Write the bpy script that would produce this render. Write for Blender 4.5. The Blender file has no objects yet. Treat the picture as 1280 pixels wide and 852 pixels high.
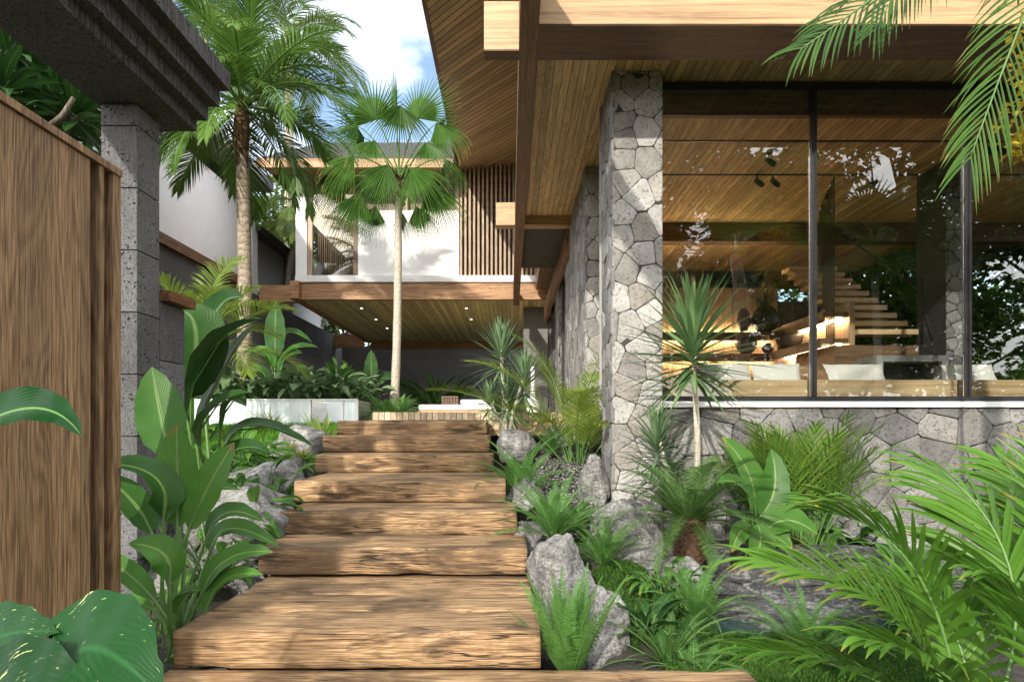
import bpy, bmesh, math, random
from mathutils import Vector, Matrix, noise
R = math.radians
V = Vector
rng = random.Random(7)
scene = bpy.context.scene
COL = scene.collection
F, CX, CY = 853.0, 638.0, 533.0          # focal length and vanishing point measured on the photograph


def at(px, py, d):
    """point seen at px,py when it stands d metres in front of the eye"""
    return V(((px - CX) / F * d, d, (CY - py) / F * d))


# ------------------------------------------------------------------ mesh builder
class MB:
    def __init__(self):
        self.v, self.f, self.uv, self.r, self.mi = [], [], [], [], []
        self.cur = 0

    def add(self, vs, fs, uvs=None, r=0.5):
        b = len(self.v)
        self.v += [tuple(p) for p in vs]
        self.uv += uvs if uvs else [(0.5, 0.5)] * len(vs)
        self.r += [r] * len(vs)
        for f in fs:
            self.f.append(tuple(i + b for i in f))
            self.mi.append(self.cur)
        return b

    def box(self, x0, x1, y0, y1, z0, z1, bev=0.0, r=0.5):
        if bev <= 0:
            vs = [(x0, y0, z0), (x1, y0, z0), (x1, y1, z0), (x0, y1, z0), (x0, y0, z1), (x1, y0, z1), (x1, y1, z1), (x0, y1, z1)]
            self.add(vs, [(0, 3, 2, 1), (4, 5, 6, 7), (0, 1, 5, 4), (1, 2, 6, 5), (2, 3, 7, 6), (3, 0, 4, 7)], r=r)
        else:
            bm = bmesh.new()
            bmesh.ops.create_cube(bm, size=1)
            for v in bm.verts:
                v.co = V((x0 + (v.co.x + .5) * (x1 - x0), y0 + (v.co.y + .5) * (y1 - y0), z0 + (v.co.z + .5) * (z1 - z0)))
            bmesh.ops.bevel(bm, geom=bm.edges[:], offset=bev, segments=2, affect='EDGES', profile=.5)
            bm.verts.index_update()
            self.add([v.co.copy() for v in bm.verts], [[v.index for v in f.verts] for f in bm.faces], r=r)
            bm.free()

    def obox(self, c, ax, ay, az, r=0.5):
        """box from centre and three half-axis vectors"""
        vs = []
        for sz in (-1, 1):
            for sx, sy in ((-1, -1), (1, -1), (1, 1), (-1, 1)):
                vs.append(c + ax * sx + ay * sy + az * sz)
        self.add(vs, [(0, 3, 2, 1), (4, 5, 6, 7), (0, 1, 5, 4), (1, 2, 6, 5), (2, 3, 7, 6), (3, 0, 4, 7)], r=r)

    def prism(self, poly, axis, a0, a1):
        """closed outline extruded along an axis: axis y -> poly in (x,z); x -> (y,z); z -> (x,y)"""
        def P(p, a):
            return {'y': (p[0], a, p[1]), 'x': (a, p[0], p[1]), 'z': (p[0], p[1], a)}[axis]
        n = len(poly)
        vs = [P(p, a0) for p in poly] + [P(p, a1) for p in poly]
        fs = [(i, (i + 1) % n, (i + 1) % n + n, i + n) for i in range(n)] + [tuple(range(n - 1, -1, -1)), tuple(range(n, 2 * n))]
        self.add(vs, fs)

    def tube(self, pts, rad, n=6, r=0.5, cap=True):
        pts = [V(p) for p in pts]
        m = len(pts)
        vs, uvs, fs = [], [], []
        side = None
        for i, p in enumerate(pts):
            t = (pts[min(i + 1, m - 1)] - pts[max(i - 1, 0)]).normalized()
            if side is None:
                side = t.orthogonal().normalized()
            side = (side - t * side.dot(t)).normalized()
            o = t.cross(side)
            rr = rad[i] if hasattr(rad, '__len__') else rad
            for k in range(n):
                a = 2 * math.pi * k / n
                vs.append(p + (side * math.cos(a) + o * math.sin(a)) * rr)
                uvs.append((k / n, i / max(1, m - 1)))
        for i in range(m - 1):
            for k in range(n):
                fs.append((i * n + k, i * n + (k + 1) % n, (i + 1) * n + (k + 1) % n, (i + 1) * n + k))
        if cap:
            fs += [tuple(range(n - 1, -1, -1)), tuple(range((m - 1) * n, m * n))]
        self.add(vs, fs, uvs, r)

    def lathe(self, prof, c=(0, 0, 0), n=20, r=0.5):
        vs, fs = [], []
        for (rad, z) in prof:
            for k in range(n):
                a = 2 * math.pi * k / n
                vs.append((c[0] + rad * math.cos(a), c[1] + rad * math.sin(a), c[2] + z))
        m = len(prof)
        for i in range(m - 1):
            for k in range(n):
                fs.append((i * n + k, i * n + (k + 1) % n, (i + 1) * n + (k + 1) % n, (i + 1) * n + k))
        fs += [tuple(range(n - 1, -1, -1)), tuple(range((m - 1) * n, m * n))]
        self.add(vs, fs, r=r)

    def ribbon(self, pts, wid, sides, ups, prof=(-1, 0, 1), fold=0.0, ripple=0.0, r=0.5, ph=0.0, freq=9):
        """leaf blade: a strip along pts, half widths wid, fold lifts its margins"""
        m, k = len(pts), len(prof)
        vs, uvs, fs = [], [], []
        for i in range(m):
            t = i / (m - 1)
            for a in prof:
                rip = ripple * wid[i] * abs(a) * math.sin(freq * t * 3 + ph + (1.7 if a > 0 else 0)) if ripple else 0
                vs.append(pts[i] + sides[i] * (a * wid[i]) + ups[i] * (fold * abs(a) ** 1.5 * wid[i] + rip))
                uvs.append((a * .5 + .5, t))
        for i in range(m - 1):
            for j in range(k - 1):
                fs.append((i * k + j, i * k + j + 1, (i + 1) * k + j + 1, (i + 1) * k + j))
        self.add(vs, fs, uvs, r)

    def build(self, name, mats, parent=None, smooth=True, loc=None):
        me = bpy.data.meshes.new(name)
        me.from_pydata(self.v, [], self.f)
        mats = mats if isinstance(mats, (list, tuple)) else [mats]
        for m in mats:
            me.materials.append(m)
        if len(mats) > 1:
            me.polygons.foreach_set('material_index', self.mi)
        a = me.attributes.new('luv', 'FLOAT_VECTOR', 'POINT')
        a.data.foreach_set('vector', [c for u in self.uv for c in (u[0], u[1], 0.0)])
        a = me.attributes.new('rnd', 'FLOAT', 'POINT')
        a.data.foreach_set('value', self.r)
        me.polygons.foreach_set('use_smooth', [bool(smooth)] * len(me.polygons))
        me.update()
        o = bpy.data.objects.new(name, me)
        COL.objects.link(o)
        if parent:
            o.parent = parent
        if loc is not None:
            o.location = loc
        return o


def flat(mb, name, mats, parent=None, **k):
    return mb.build(name, mats, parent, smooth=False, **k)


def tag(o, label=None, cat=None, group=None, kind=None):
    if label: o['label'] = label
    if cat: o['category'] = cat
    if group: o['group'] = group
    if kind: o['kind'] = kind
    return o


def thing(name, label, cat, loc=(0, 0, 0), rz=0, group=None, sc=1.0):
    o = bpy.data.objects.new(name, None)
    COL.objects.link(o)
    o.empty_display_size = .1
    o.location = loc
    o.rotation_euler = (0, 0, rz)
    o.scale = (sc, sc, sc)
    return tag(o, label, cat, group)


def struct(o, label=None):
    o['kind'] = 'structure'
    if label: o['label'] = label
    return o


def dup(root, label, loc, rz=0, sc=1.0, group=None):
    c = root.copy()
    COL.objects.link(c)
    c.location = loc
    c.rotation_euler = (0, 0, rz)
    c.scale = (sc, sc, sc) if not hasattr(sc, '__len__') else sc
    c['label'] = label
    if group: c['group'] = group
    for ch in list(root.children):
        d = ch.copy()
        COL.objects.link(d)
        d.parent = c
        for g in list(ch.children):
            e = g.copy()
            COL.objects.link(e)
            e.parent = d
    return c


# ------------------------------------------------------------------ materials
class NT:
    def __init__(self, name):
        self.m = bpy.data.materials.new(name)
        self.m.use_nodes = True
        self.t = self.m.node_tree
        self.t.nodes.clear()
        self.out = self.t.nodes.new('ShaderNodeOutputMaterial')

    def n(self, typ, ins=None, **props):
        nd = self.t.nodes.new('ShaderNode' + typ)
        for k, v in props.items():
            setattr(nd, k, v)
        for k, v in (ins or {}).items():
            self.set(nd.inputs[k], v)
        return nd

    def set(self, sock, v):
        if isinstance(v, bpy.types.NodeSocket):
            self.t.links.new(v, sock)
        elif isinstance(v, bpy.types.Node):
            self.t.links.new(v.outputs[0], sock)
        else:
            if hasattr(v, '__len__') and len(v) == 3 and sock.type == 'RGBA':
                v = (*v, 1)
            sock.default_value = v

    def math(self, op, a, b=0.0, c=0.0, clamp=False):
        nd = self.n('Math', operation=op, use_clamp=clamp)
        self.set(nd.inputs[0], a); self.set(nd.inputs[1], b); self.set(nd.inputs[2], c)
        return nd.outputs[0]

    def mix(self, f, a, b, blend='MIX'):
        nd = self.n('Mix', data_type='RGBA', blend_type=blend)
        self.set(nd.inputs[0], f); self.set(nd.inputs[6], a); self.set(nd.inputs[7], b)
        return nd.outputs[2]

    def ramp(self, f, stops, interp='LINEAR'):
        nd = self.n('ValToRGB')
        nd.color_ramp.interpolation = interp
        el = nd.color_ramp.elements
        while len(el) < len(stops): el.new(0.5)
        for e, (p, c) in zip(el, stops):
            e.position = p
            e.color = (c, c, c, 1) if not hasattr(c, '__len__') else (*c, 1)
        self.set(nd.inputs[0], f)
        return nd.outputs[0]

    def noise(self, vec, scale=5, detail=4, rough=.55, dist=0.0):
        nd = self.n('TexNoise', {'Scale': scale, 'Detail': detail, 'Roughness': rough, 'Distortion': dist})
        if vec is not None: self.set(nd.inputs['Vector'], vec)
        return nd.outputs[0]

    def voro(self, vec, scale=5, feature='F1', rand=1.0, out=0):
        nd = self.n('TexVoronoi', {'Scale': scale, 'Randomness': rand}, feature=feature)
        if vec is not None: self.set(nd.inputs['Vector'], vec)
        return nd.outputs[out]

    def obj(self):
        return self.n('TexCoord').outputs['Object']

    def xyz(self, vec):
        s = self.n('SeparateXYZ', {0: vec})
        return s.outputs[0], s.outputs[1], s.outputs[2]

    def comb(self, x, y, z):
        return self.n('CombineXYZ', {0: x, 1: y, 2: z}).outputs[0]

    def bump(self, h, strength=.5, dist=.02, normal=None):
        b = self.n('Bump', {'Strength': strength, 'Distance': dist, 'Height': h})
        if normal is not None: self.set(b.inputs['Normal'], normal)
        return b.outputs[0]

    def bsdf(self, color, rough=.6, bump=None, **ins):
        p = self.n('BsdfPrincipled', {'Base Color': color, 'Roughness': rough})
        for k, v in ins.items():
            self.set(p.inputs[k.replace('_', ' ')], v)
        if bump is not None: self.set(p.inputs['Normal'], bump)
        return p.outputs[0]

    def done(self, sh):
        self.t.links.new(sh, self.out.inputs[0])
        return self.m


def mat_wood(name, dark, mid, light, along='X', across='Y', board=None, gap=.05, rough=.5, bump=.35, weather=0.0, grain=1.0, coat=0.0, fine=.3, ring=.08, amp=1.05, fs=1.0):
    t = NT(name)
    oc = t.obj()
    c = dict(zip('XYZ', t.xyz(oc)))
    other = [k for k in 'XYZ' if k not in (along, across)][0]
    a, b, o = c[along], c[across], c[other]
    orr = t.n('ObjectInfo').outputs['Random']
    a = t.math('ADD', a, t.math('MULTIPLY', orr, 17.0))
    groove = None
    rnd = None
    if board:
        q = t.math('DIVIDE', b, board)
        idx = t.math('FLOOR', q)
        fr = t.math('FRACT', q)
        wn = t.n('TexWhiteNoise', {'W': idx}, noise_dimensions='1D')
        rnd = wn.outputs['Value']
        a = t.math('ADD', a, t.math('MULTIPLY', rnd, 23.0))
        edge = t.math('MINIMUM', fr, t.math('SUBTRACT', 1.0, fr))
        groove = t.math('SMOOTHSTEP', edge, gap * .25, gap) if False else t.n('MapRange', {'Value': edge, 'From Min': gap * .3, 'From Max': gap}, interpolation_type='SMOOTHSTEP').outputs[0]
    vec = t.comb(t.math('MULTIPLY', a, .7 * grain), t.math('MULTIPLY', b, 17 * grain * fs), t.math('MULTIPLY', o, 17 * grain * fs))
    g1 = t.noise(vec, 1.0, 6, .6, 1.2)
    vec2 = t.comb(t.math('MULTIPLY', a, 2.5 * fs), t.math('MULTIPLY', b, 90 * fs), t.math('MULTIPLY', o, 90 * fs))
    g2 = t.noise(vec2, 1.0, 4, .65, .3)
    # rings: distorted bands give cathedral figure
    ringv = t.comb(t.math('MULTIPLY', a, .35 * grain), t.math('MULTIPLY', b, 2.2 * grain), t.math('MULTIPLY', o, 2.2 * grain))
    rg = t.noise(ringv, 1.0, 2, .5, .6)
    rings = t.math('SINE', t.math('MULTIPLY', rg, 150.0))
    rings = t.math('MULTIPLY_ADD', rings, ring, 0.0)
    g = t.math('ADD', t.math('ADD', t.math('MULTIPLY_ADD', g1, amp, .5 - amp * .5 - fine * .75), t.math('MULTIPLY', g2, fine * 1.5)), rings)
    col = t.ramp(g, [(.28, dark), (.5, mid), (.72, light)])
    if rnd is not None:
        v = t.math('MULTIPLY_ADD', rnd, .5, .72)
        col = t.mix(1.0, col, t.n('CombineColor', {0: v, 1: v, 2: v}).outputs[0], 'MULTIPLY')
    else:
        big = t.noise(oc, .9, 2)
        v = t.math('MULTIPLY_ADD', big, .6, .7)
        col = t.mix(1.0, col, t.n('CombineColor', {0: v, 1: v, 2: v}).outputs[0], 'MULTIPLY')
    h = t.math('ADD', t.math('MULTIPLY', g2, .5), g1)
    if weather:
        wv = t.comb(t.math('MULTIPLY', a, 1.1), t.math('MULTIPLY', b, 5), t.math('MULTIPLY', o, 5))
        w = t.noise(wv, 1.0, 7, .62, .9)
        cr = t.ramp(w, [(.555, 0.0), (.62, .7), (.70, 1.0)])
        col = t.mix(t.math('MULTIPLY', cr, weather), col, (.03, .016, .008))
        w2 = t.noise(t.comb(t.math('MULTIPLY', a, 1.8), t.math('MULTIPLY', b, 2.5), t.math('MULTIPLY', o, 2.5)), 1.0, 4, .6, .4)
        col = t.mix(t.math('MULTIPLY', t.ramp(w2, [(.47, 0.0), (.62, 1.0)]), weather * .8), col, tuple(x * .33 for x in mid))
        # splits: thin dark lines that run with the grain
        cv = t.comb(t.math('MULTIPLY', a, .9), t.math('MULTIPLY', b, 16), t.math('MULTIPLY', o, 16))
        ck = t.math('ABSOLUTE', t.math('SUBTRACT', t.noise(cv, 1.0, 3, .5, .5), .5))
        ckm = t.ramp(ck, [(.0, 1.0), (.02, .0)])
        gate = t.ramp(t.noise(t.comb(t.math('MULTIPLY', a, 1.3), t.math('MULTIPLY', b, 3), t.math('MULTIPLY', o, 3)), 1.0, 2), [(.46, 0.0), (.56, 1.0)])
        ckm = t.math('MULTIPLY', ckm, gate)
        col = t.mix(ckm, col, (.015, .009, .006))
        h = t.math('SUBTRACT', t.math('SUBTRACT', h, t.math('MULTIPLY', cr, .8)), ckm)
    if groove is not None:
        col = t.mix(t.math('SUBTRACT', 1.0, groove), col, tuple(x * .12 for x in dark))
        h = t.math('ADD', h, t.math('MULTIPLY', groove, 2.0))
    ins = {'Coat Weight': coat, 'Coat Roughness': .25} if coat else {}
    p = t.n('BsdfPrincipled', {'Base Color': col, 'Roughness': t.math('MULTIPLY_ADD', g2, .25, rough - .1), 'Normal': t.bump(h, bump, .012), **ins})
    return t.done(p.outputs[0])


def mat_leaf(name, dark, light, rib=None, rough=.38, trans=.35, tip=None, veins=0.0, spots=None, tipstart=.8, spec=.18, freq=26):
    t = NT(name)
    luv = t.n('Attribute', attribute_name='luv').outputs['Vector']
    u, v, _ = t.xyz(luv)
    rnd = t.n('Attribute', attribute_name='rnd').outputs['Fac']
    oc = t.obj()
    nz = t.noise(oc, 6.0, 3)
    f = t.math('ADD', t.math('MULTIPLY', rnd, .75), t.math('MULTIPLY', nz, .5), clamp=False)
    col = t.ramp(f, [(.15, dark), (.9, light)])
    au = t.math('ABSOLUTE', t.math('SUBTRACT', u, .5))
    h = t.math('MULTIPLY', nz, .1)
    if veins:
        ph = t.math('SUBTRACT', t.math('MULTIPLY', v, float(freq)), t.math('MULTIPLY', au, 14.0))
        s = t.math('SINE', t.math('MULTIPLY', ph, 6.283))
        col = t.mix(t.math('MULTIPLY', t.ramp(s, [(.3, 0.0), (1.0, 1.0)]), .10 * veins), col, light)
        h = t.math('ADD', h, t.math('MULTIPLY', s, .14 * veins))
        # fine parallel streaks of the blade
        st = t.noise(t.comb(t.math('MULTIPLY', ph, 2.4), t.math('MULTIPLY', rnd, 50.0), 0.0), 1.0, 3, .7)
        col = t.mix(t.math('MULTIPLY', t.ramp(st, [(.42, 0.0), (.65, 1.0)]), .25), col, dark)
    if tip:
        tv = t.math('ADD', v, t.math('MULTIPLY_ADD', t.noise(oc, 9.0, 3), .5, -.25))
        tv = t.math('ADD', tv, t.math('MULTIPLY_ADD', rnd, .3, -.2))
        col = t.mix(t.ramp(tv, [(tipstart, 0.0), (min(1.0, tipstart + .22), 1.0)]), col, tip)
    if spots:
        sv = t.comb(t.math('MULTIPLY', au, 7.0), t.math('MULTIPLY', t.math('SUBTRACT', t.math('MULTIPLY', v, 9.0), t.math('MULTIPLY', au, 9.0)), 2.2), t.math('MULTIPLY', rnd, 30))
        sn = t.noise(sv, 1.6, 4, .6)
        col = t.mix(t.ramp(sn, [(.655, 0.0), (.68, 1.0)]), col, spots)
    if rib:
        col = t.mix(t.ramp(au, [(.012, 1.0), (.05, 0.0)]), col, rib)
        h = t.math('ADD', h, t.math('MULTIPLY', t.ramp(au, [(.0, 0.0), (.05, 1.0)]), .8))
    b = t.bump(h, .35, .006)
    p = t.bsdf(col, t.math('MULTIPLY_ADD', nz, .2, rough - .1), b, Specular_IOR_Level=spec)
    tr = t.n('BsdfTranslucent', {'Color': t.mix(.5, col, light), 'Normal': b})
    mx = t.n('MixShader', {0: trans, 1: p, 2: tr.outputs[0]})
    return t.done(mx.outputs[0])


def mat_stone(name, c0, c1, c2, stains=.5, bump=.6, scale=1.0, rough=.85):
    """one cladding stone is toned by its own rnd value; grain, lichen and pits are in the material"""
    t = NT(name)
    oc = t.obj()
    rnd = t.n('Attribute', attribute_name='rnd').outputs['Fac']
    n1 = t.noise(oc, 5 * scale, 6, .65)
    n2 = t.noise(oc, 38 * scale, 5, .7)
    n3 = t.noise(oc, 130 * scale, 3, .7)
    f = t.math('ADD', t.math('MULTIPLY', rnd, .7), t.math('MULTIPLY_ADD', n1, .8, -.25))
    col = t.ramp(f, [(.15, c0), (.5, c1), (.85, c2)])
    tan_ = t.ramp(t.math('FRACT', t.math('MULTIPLY', rnd, 7.3)), [(.72, 0.0), (.8, .22)])
    col = t.mix(tan_, col, (c1[0] * .95, c1[1] * .80, c1[2] * .62))
    sp = t.ramp(n2, [(.36, 1.0), (.47, 0.0)])
    col = t.mix(t.math('MULTIPLY', sp, stains), col, tuple(x * .3 for x in c0))
    li = t.ramp(t.noise(oc, 2.3 * scale, 5, .7), [(.56, 0.0), (.7, 1.0)])
    col = t.mix(t.math('MULTIPLY', li, .45 * stains), col, tuple(x * .45 for x in c1))
    col = t.mix(t.math('MULTIPLY', n3, .25), col, tuple(x * .5 for x in c1))
    h = t.math('ADD', t.math('ADD', t.math('MULTIPLY', n1, 1.2), t.math('MULTIPLY', n2, .55)), t.math('MULTIPLY', n3, .2))
    return t.done(t.bsdf(col, rough, t.bump(h, bump, .03)))


def mat_lava(name, c0, c1, pits=1.0, scale=1.0, stria=0.0):
    t = NT(name)
    oc = t.obj()
    n1 = t.noise(oc, 3.0 * scale, 5, .65)
    n2 = t.noise(oc, 60 * scale, 4, .75)
    rnd = t.n('Attribute', attribute_name='rnd').outputs['Fac']
    col = t.ramp(t.math('ADD', t.math('MULTIPLY', n2, .6), t.math('ADD', t.math('MULTIPLY', n1, .3), t.math('MULTIPLY', rnd, .2))), [(.3, c0), (.75, c1)])
    sx_, sy_, sz_ = t.xyz(oc)
    sn_ = t.noise(t.comb(t.math('MULTIPLY', sx_, 55.0), t.math('MULTIPLY', sy_, 55.0), t.math('MULTIPLY', sz_, 7.0)), 1.0, 4, .7)
    if stria: col = t.mix(t.math('MULTIPLY', t.ramp(sn_, [(.40, 1.0), (.56, 0.0)]), stria), col, tuple(x * .5 for x in c0))
    wv = t.n('VectorMath', operation='ADD')
    t.set(wv.inputs[0], oc)
    nn = t.n('TexNoise', {'Scale': 14.0 * scale, 'Detail': 3.0})
    t.set(nn.inputs['Vector'], oc)
    sc = t.n('VectorMath', operation='SCALE')
    t.set(sc.inputs[0], nn.outputs['Color']); sc.inputs['Scale'].default_value = .06 / scale
    t.set(wv.inputs[1], sc.outputs[0])
    vd = t.voro(wv.outputs[0], 26 * scale)
    where = t.noise(oc, 6 * scale, 3, .6)
    pit = t.math('MULTIPLY', t.ramp(vd, [(.16, 1.0), (.27, 0.0)]), t.ramp(where, [(.48, 0.0), (.58, 1.0)]))
    vd2 = t.voro(wv.outputs[0], 75 * scale)
    pit2 = t.ramp(vd2, [(.12, .8), (.3, 0.0)])
    pit = t.math('MAXIMUM', t.math('MULTIPLY', pit, pits), t.math('MULTIPLY', pit2, .7 * pits))
    col = t.mix(pit, col, tuple(x * .12 for x in c0))
    h = t.math('SUBTRACT', t.math('ADD', t.math('MULTIPLY', n2, .5), n1), t.math('MULTIPLY', pit, 1.4))
    if stria: h = t.math('ADD', h, t.math('MULTIPLY', sn_, stria * 1.5))
    return t.done(t.bsdf(col, .9, t.bump(h, .9, .025)))


def mat_plain(name, col, rough=.6, var=.12, scale=6, bump=.1, metal=0.0, spec=.5):
    t = NT(name)
    oc = t.obj()
    n = t.noise(oc, scale, 5, .6)
    c = t.ramp(n, [(.25, tuple(x * (1 - var) for x in col)), (.75, tuple(min(1, x * (1 + var)) for x in col))])
    return t.done(t.bsdf(c, t.math('MULTIPLY_ADD', n, .15, rough - .07), t.bump(t.noise(oc, scale * 9, 4, .6), bump, .01), Metallic=metal, Specular_IOR_Level=spec))


def mat_emit(name, col, s):
    t = NT(name)
    return t.done(t.n('Emission', {'Color': (*col, 1), 'Strength': s}).outputs[0])


def mat_glass(name, refl=.16, tint=(.92, .94, .93)):
    t = NT(name)
    fr = t.n('Fresnel', {'IOR': 1.45}).outputs[0]
    f = t.math('MULTIPLY_ADD', fr, .9, refl, clamp=True)
    g = t.n('BsdfGlossy', {'Color': (1, 1, 1, 1), 'Roughness': 0.0})
    tr = t.n('BsdfTransparent', {'Color': (*tint, 1)})
    mx = t.n('MixShader', {0: f, 1: tr.outputs[0], 2: g.outputs[0]})
    return t.done(mx.outputs[0])
# ------------------------------------------------------------------ palette
OAK = ((.20, .105, .04), (.44, .26, .115), (.66, .45, .235))
M = {}
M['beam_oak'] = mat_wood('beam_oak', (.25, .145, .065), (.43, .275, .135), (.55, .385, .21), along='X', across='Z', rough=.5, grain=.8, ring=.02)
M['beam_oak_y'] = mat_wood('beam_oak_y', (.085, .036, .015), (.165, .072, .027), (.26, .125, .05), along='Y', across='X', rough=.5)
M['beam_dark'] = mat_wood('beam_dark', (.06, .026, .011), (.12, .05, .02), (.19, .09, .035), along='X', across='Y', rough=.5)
M['beam_far'] = mat_wood('beam_far', (.17, .08, .03), (.36, .19, .085), (.52, .31, .15), along='X', across='Z', rough=.5)
M['soffit'] = mat_wood('soffit', (.38, .235, .10), (.62, .42, .20), (.76, .56, .32), along='Y', across='X', board=.092, gap=.06, rough=.5, bump=.3)
M['soffit_pav'] = mat_wood('soffit_pav', (.42, .35, .15), (.68, .58, .29), (.82, .74, .44), along='Y', across='X', board=.14, gap=.06, rough=.5, bump=.3)
M['gate'] = mat_wood('gate', (.08, .045, .020), (.215, .128, .062), (.35, .225, .12), along='Z', across='Y', board=.23, gap=.008, rough=.6, grain=1.1, bump=.6, fine=1.0, ring=.06, amp=.42, fs=1.7)
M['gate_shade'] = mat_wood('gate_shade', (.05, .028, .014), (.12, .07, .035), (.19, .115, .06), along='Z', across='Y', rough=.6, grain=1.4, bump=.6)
M['step'] = mat_wood('step', (.11, .054, .022), (.34, .205, .098), (.56, .39, .215), along='X', across='Z', rough=.7, bump=.9, weather=.95, grain=1.0, fine=1.0, ring=.045, amp=.5, fs=1.7)
M['deck'] = mat_wood('deck', (.36, .26, .16), (.58, .45, .29), (.72, .60, .43), along='Y', across='X', board=.087, gap=.07, rough=.6, bump=.4)
M['slat'] = mat_wood('slat', (.25, .17, .11), (.42, .31, .21), (.55, .43, .31), along='Z', across='X', rough=.55)
M['walnut'] = mat_wood('walnut', (.06, .032, .017), (.13, .072, .038), (.21, .125, .068), along='X', across='Z', rough=.45)
M['walnut_z'] = mat_wood('walnut_z', (.07, .035, .018), (.15, .08, .042), (.24, .14, .075), along='Z', across='X', board=.3, gap=.03, rough=.45)
M['wall_oak'] = mat_wood('wall_oak', (.20, .12, .065), (.36, .235, .135), (.46, .33, .21), along='Z', across='X', board=.6, gap=.01, rough=.5, ring=.02)
M['bench'] = mat_wood('bench', (.38, .24, .12), (.58, .41, .23), (.70, .54, .34), along='X', across='Z', rough=.5, grain=.9, ring=.02)
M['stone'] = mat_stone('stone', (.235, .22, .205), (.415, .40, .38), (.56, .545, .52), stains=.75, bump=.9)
M['stone_grey'] = mat_stone('stone_grey', (.14, .135, .13), (.25, .245, .235), (.37, .36, .345), stains=.85, bump=1.0)
M['mortar'] = mat_plain('mortar', (.045, .042, .04), .95, .3, 20, .5)
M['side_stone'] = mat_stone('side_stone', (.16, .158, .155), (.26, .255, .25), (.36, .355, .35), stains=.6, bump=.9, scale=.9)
M['lava'] = mat_lava('lava', (.05, .05, .052), (.235, .235, .24), pits=1.15, stria=.25)
M['lava_lintel'] = mat_lava('lava_lintel', (.03, .03, .031), (.20, .20, .205), pits=1.0, stria=.8)
M['wall_grey'] = mat_lava('wall_grey', (.085, .085, .087), (.16, .16, .165), pits=.35, scale=.6)
M['white'] = mat_plain('white', (.86, .86, .88), .7, .05, 3, .08)
M['white_trim'] = mat_plain('white_trim', (.80, .80, .79), .5, .03, 3, .05)
M['tile_roof'] = mat_plain('tile_roof', (.035, .036, .04), .6, .35, 12, .6)
M['black'] = mat_plain('black', (.018, .018, .02), .35, .2, 8, .05)
M['dark_grey'] = mat_plain('dark_grey', (.06, .058, .056), .7, .2, 8, .1)
M['concrete'] = mat_plain('concrete', (.30, .30, .29), .7, .12, 6, .15)
M['tile_wall'] = mat_plain('tile_wall', (.17, .165, .155), .6, .15, 4, .15)
M['fabric'] = mat_plain('fabric', (.80, .78, .74), .95, .04, 30, .25)
M['curtain'] = mat_plain('curtain', (.45, .32, .24), .9, .1, 3, .1)
M['ceramic'] = mat_plain('ceramic', (.04, .033, .03), .45, .3, 10, .2)
M['ceramic_white'] = mat_plain('ceramic_white', (.74, .73, .71), .4, .05, 6, .1)
M['led'] = mat_emit('led', (1.0, .72, .42), 45.0)
M['spot'] = mat_emit('spot', (1.0, .9, .72), 2.0)
M['glass'] = mat_glass('glass', .045)
M['glass_far'] = mat_glass('glass_far', .05)
M['floor_in'] = mat_plain('floor_in', (.62, .52, .40), .4, .12, 3, .05)


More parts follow.
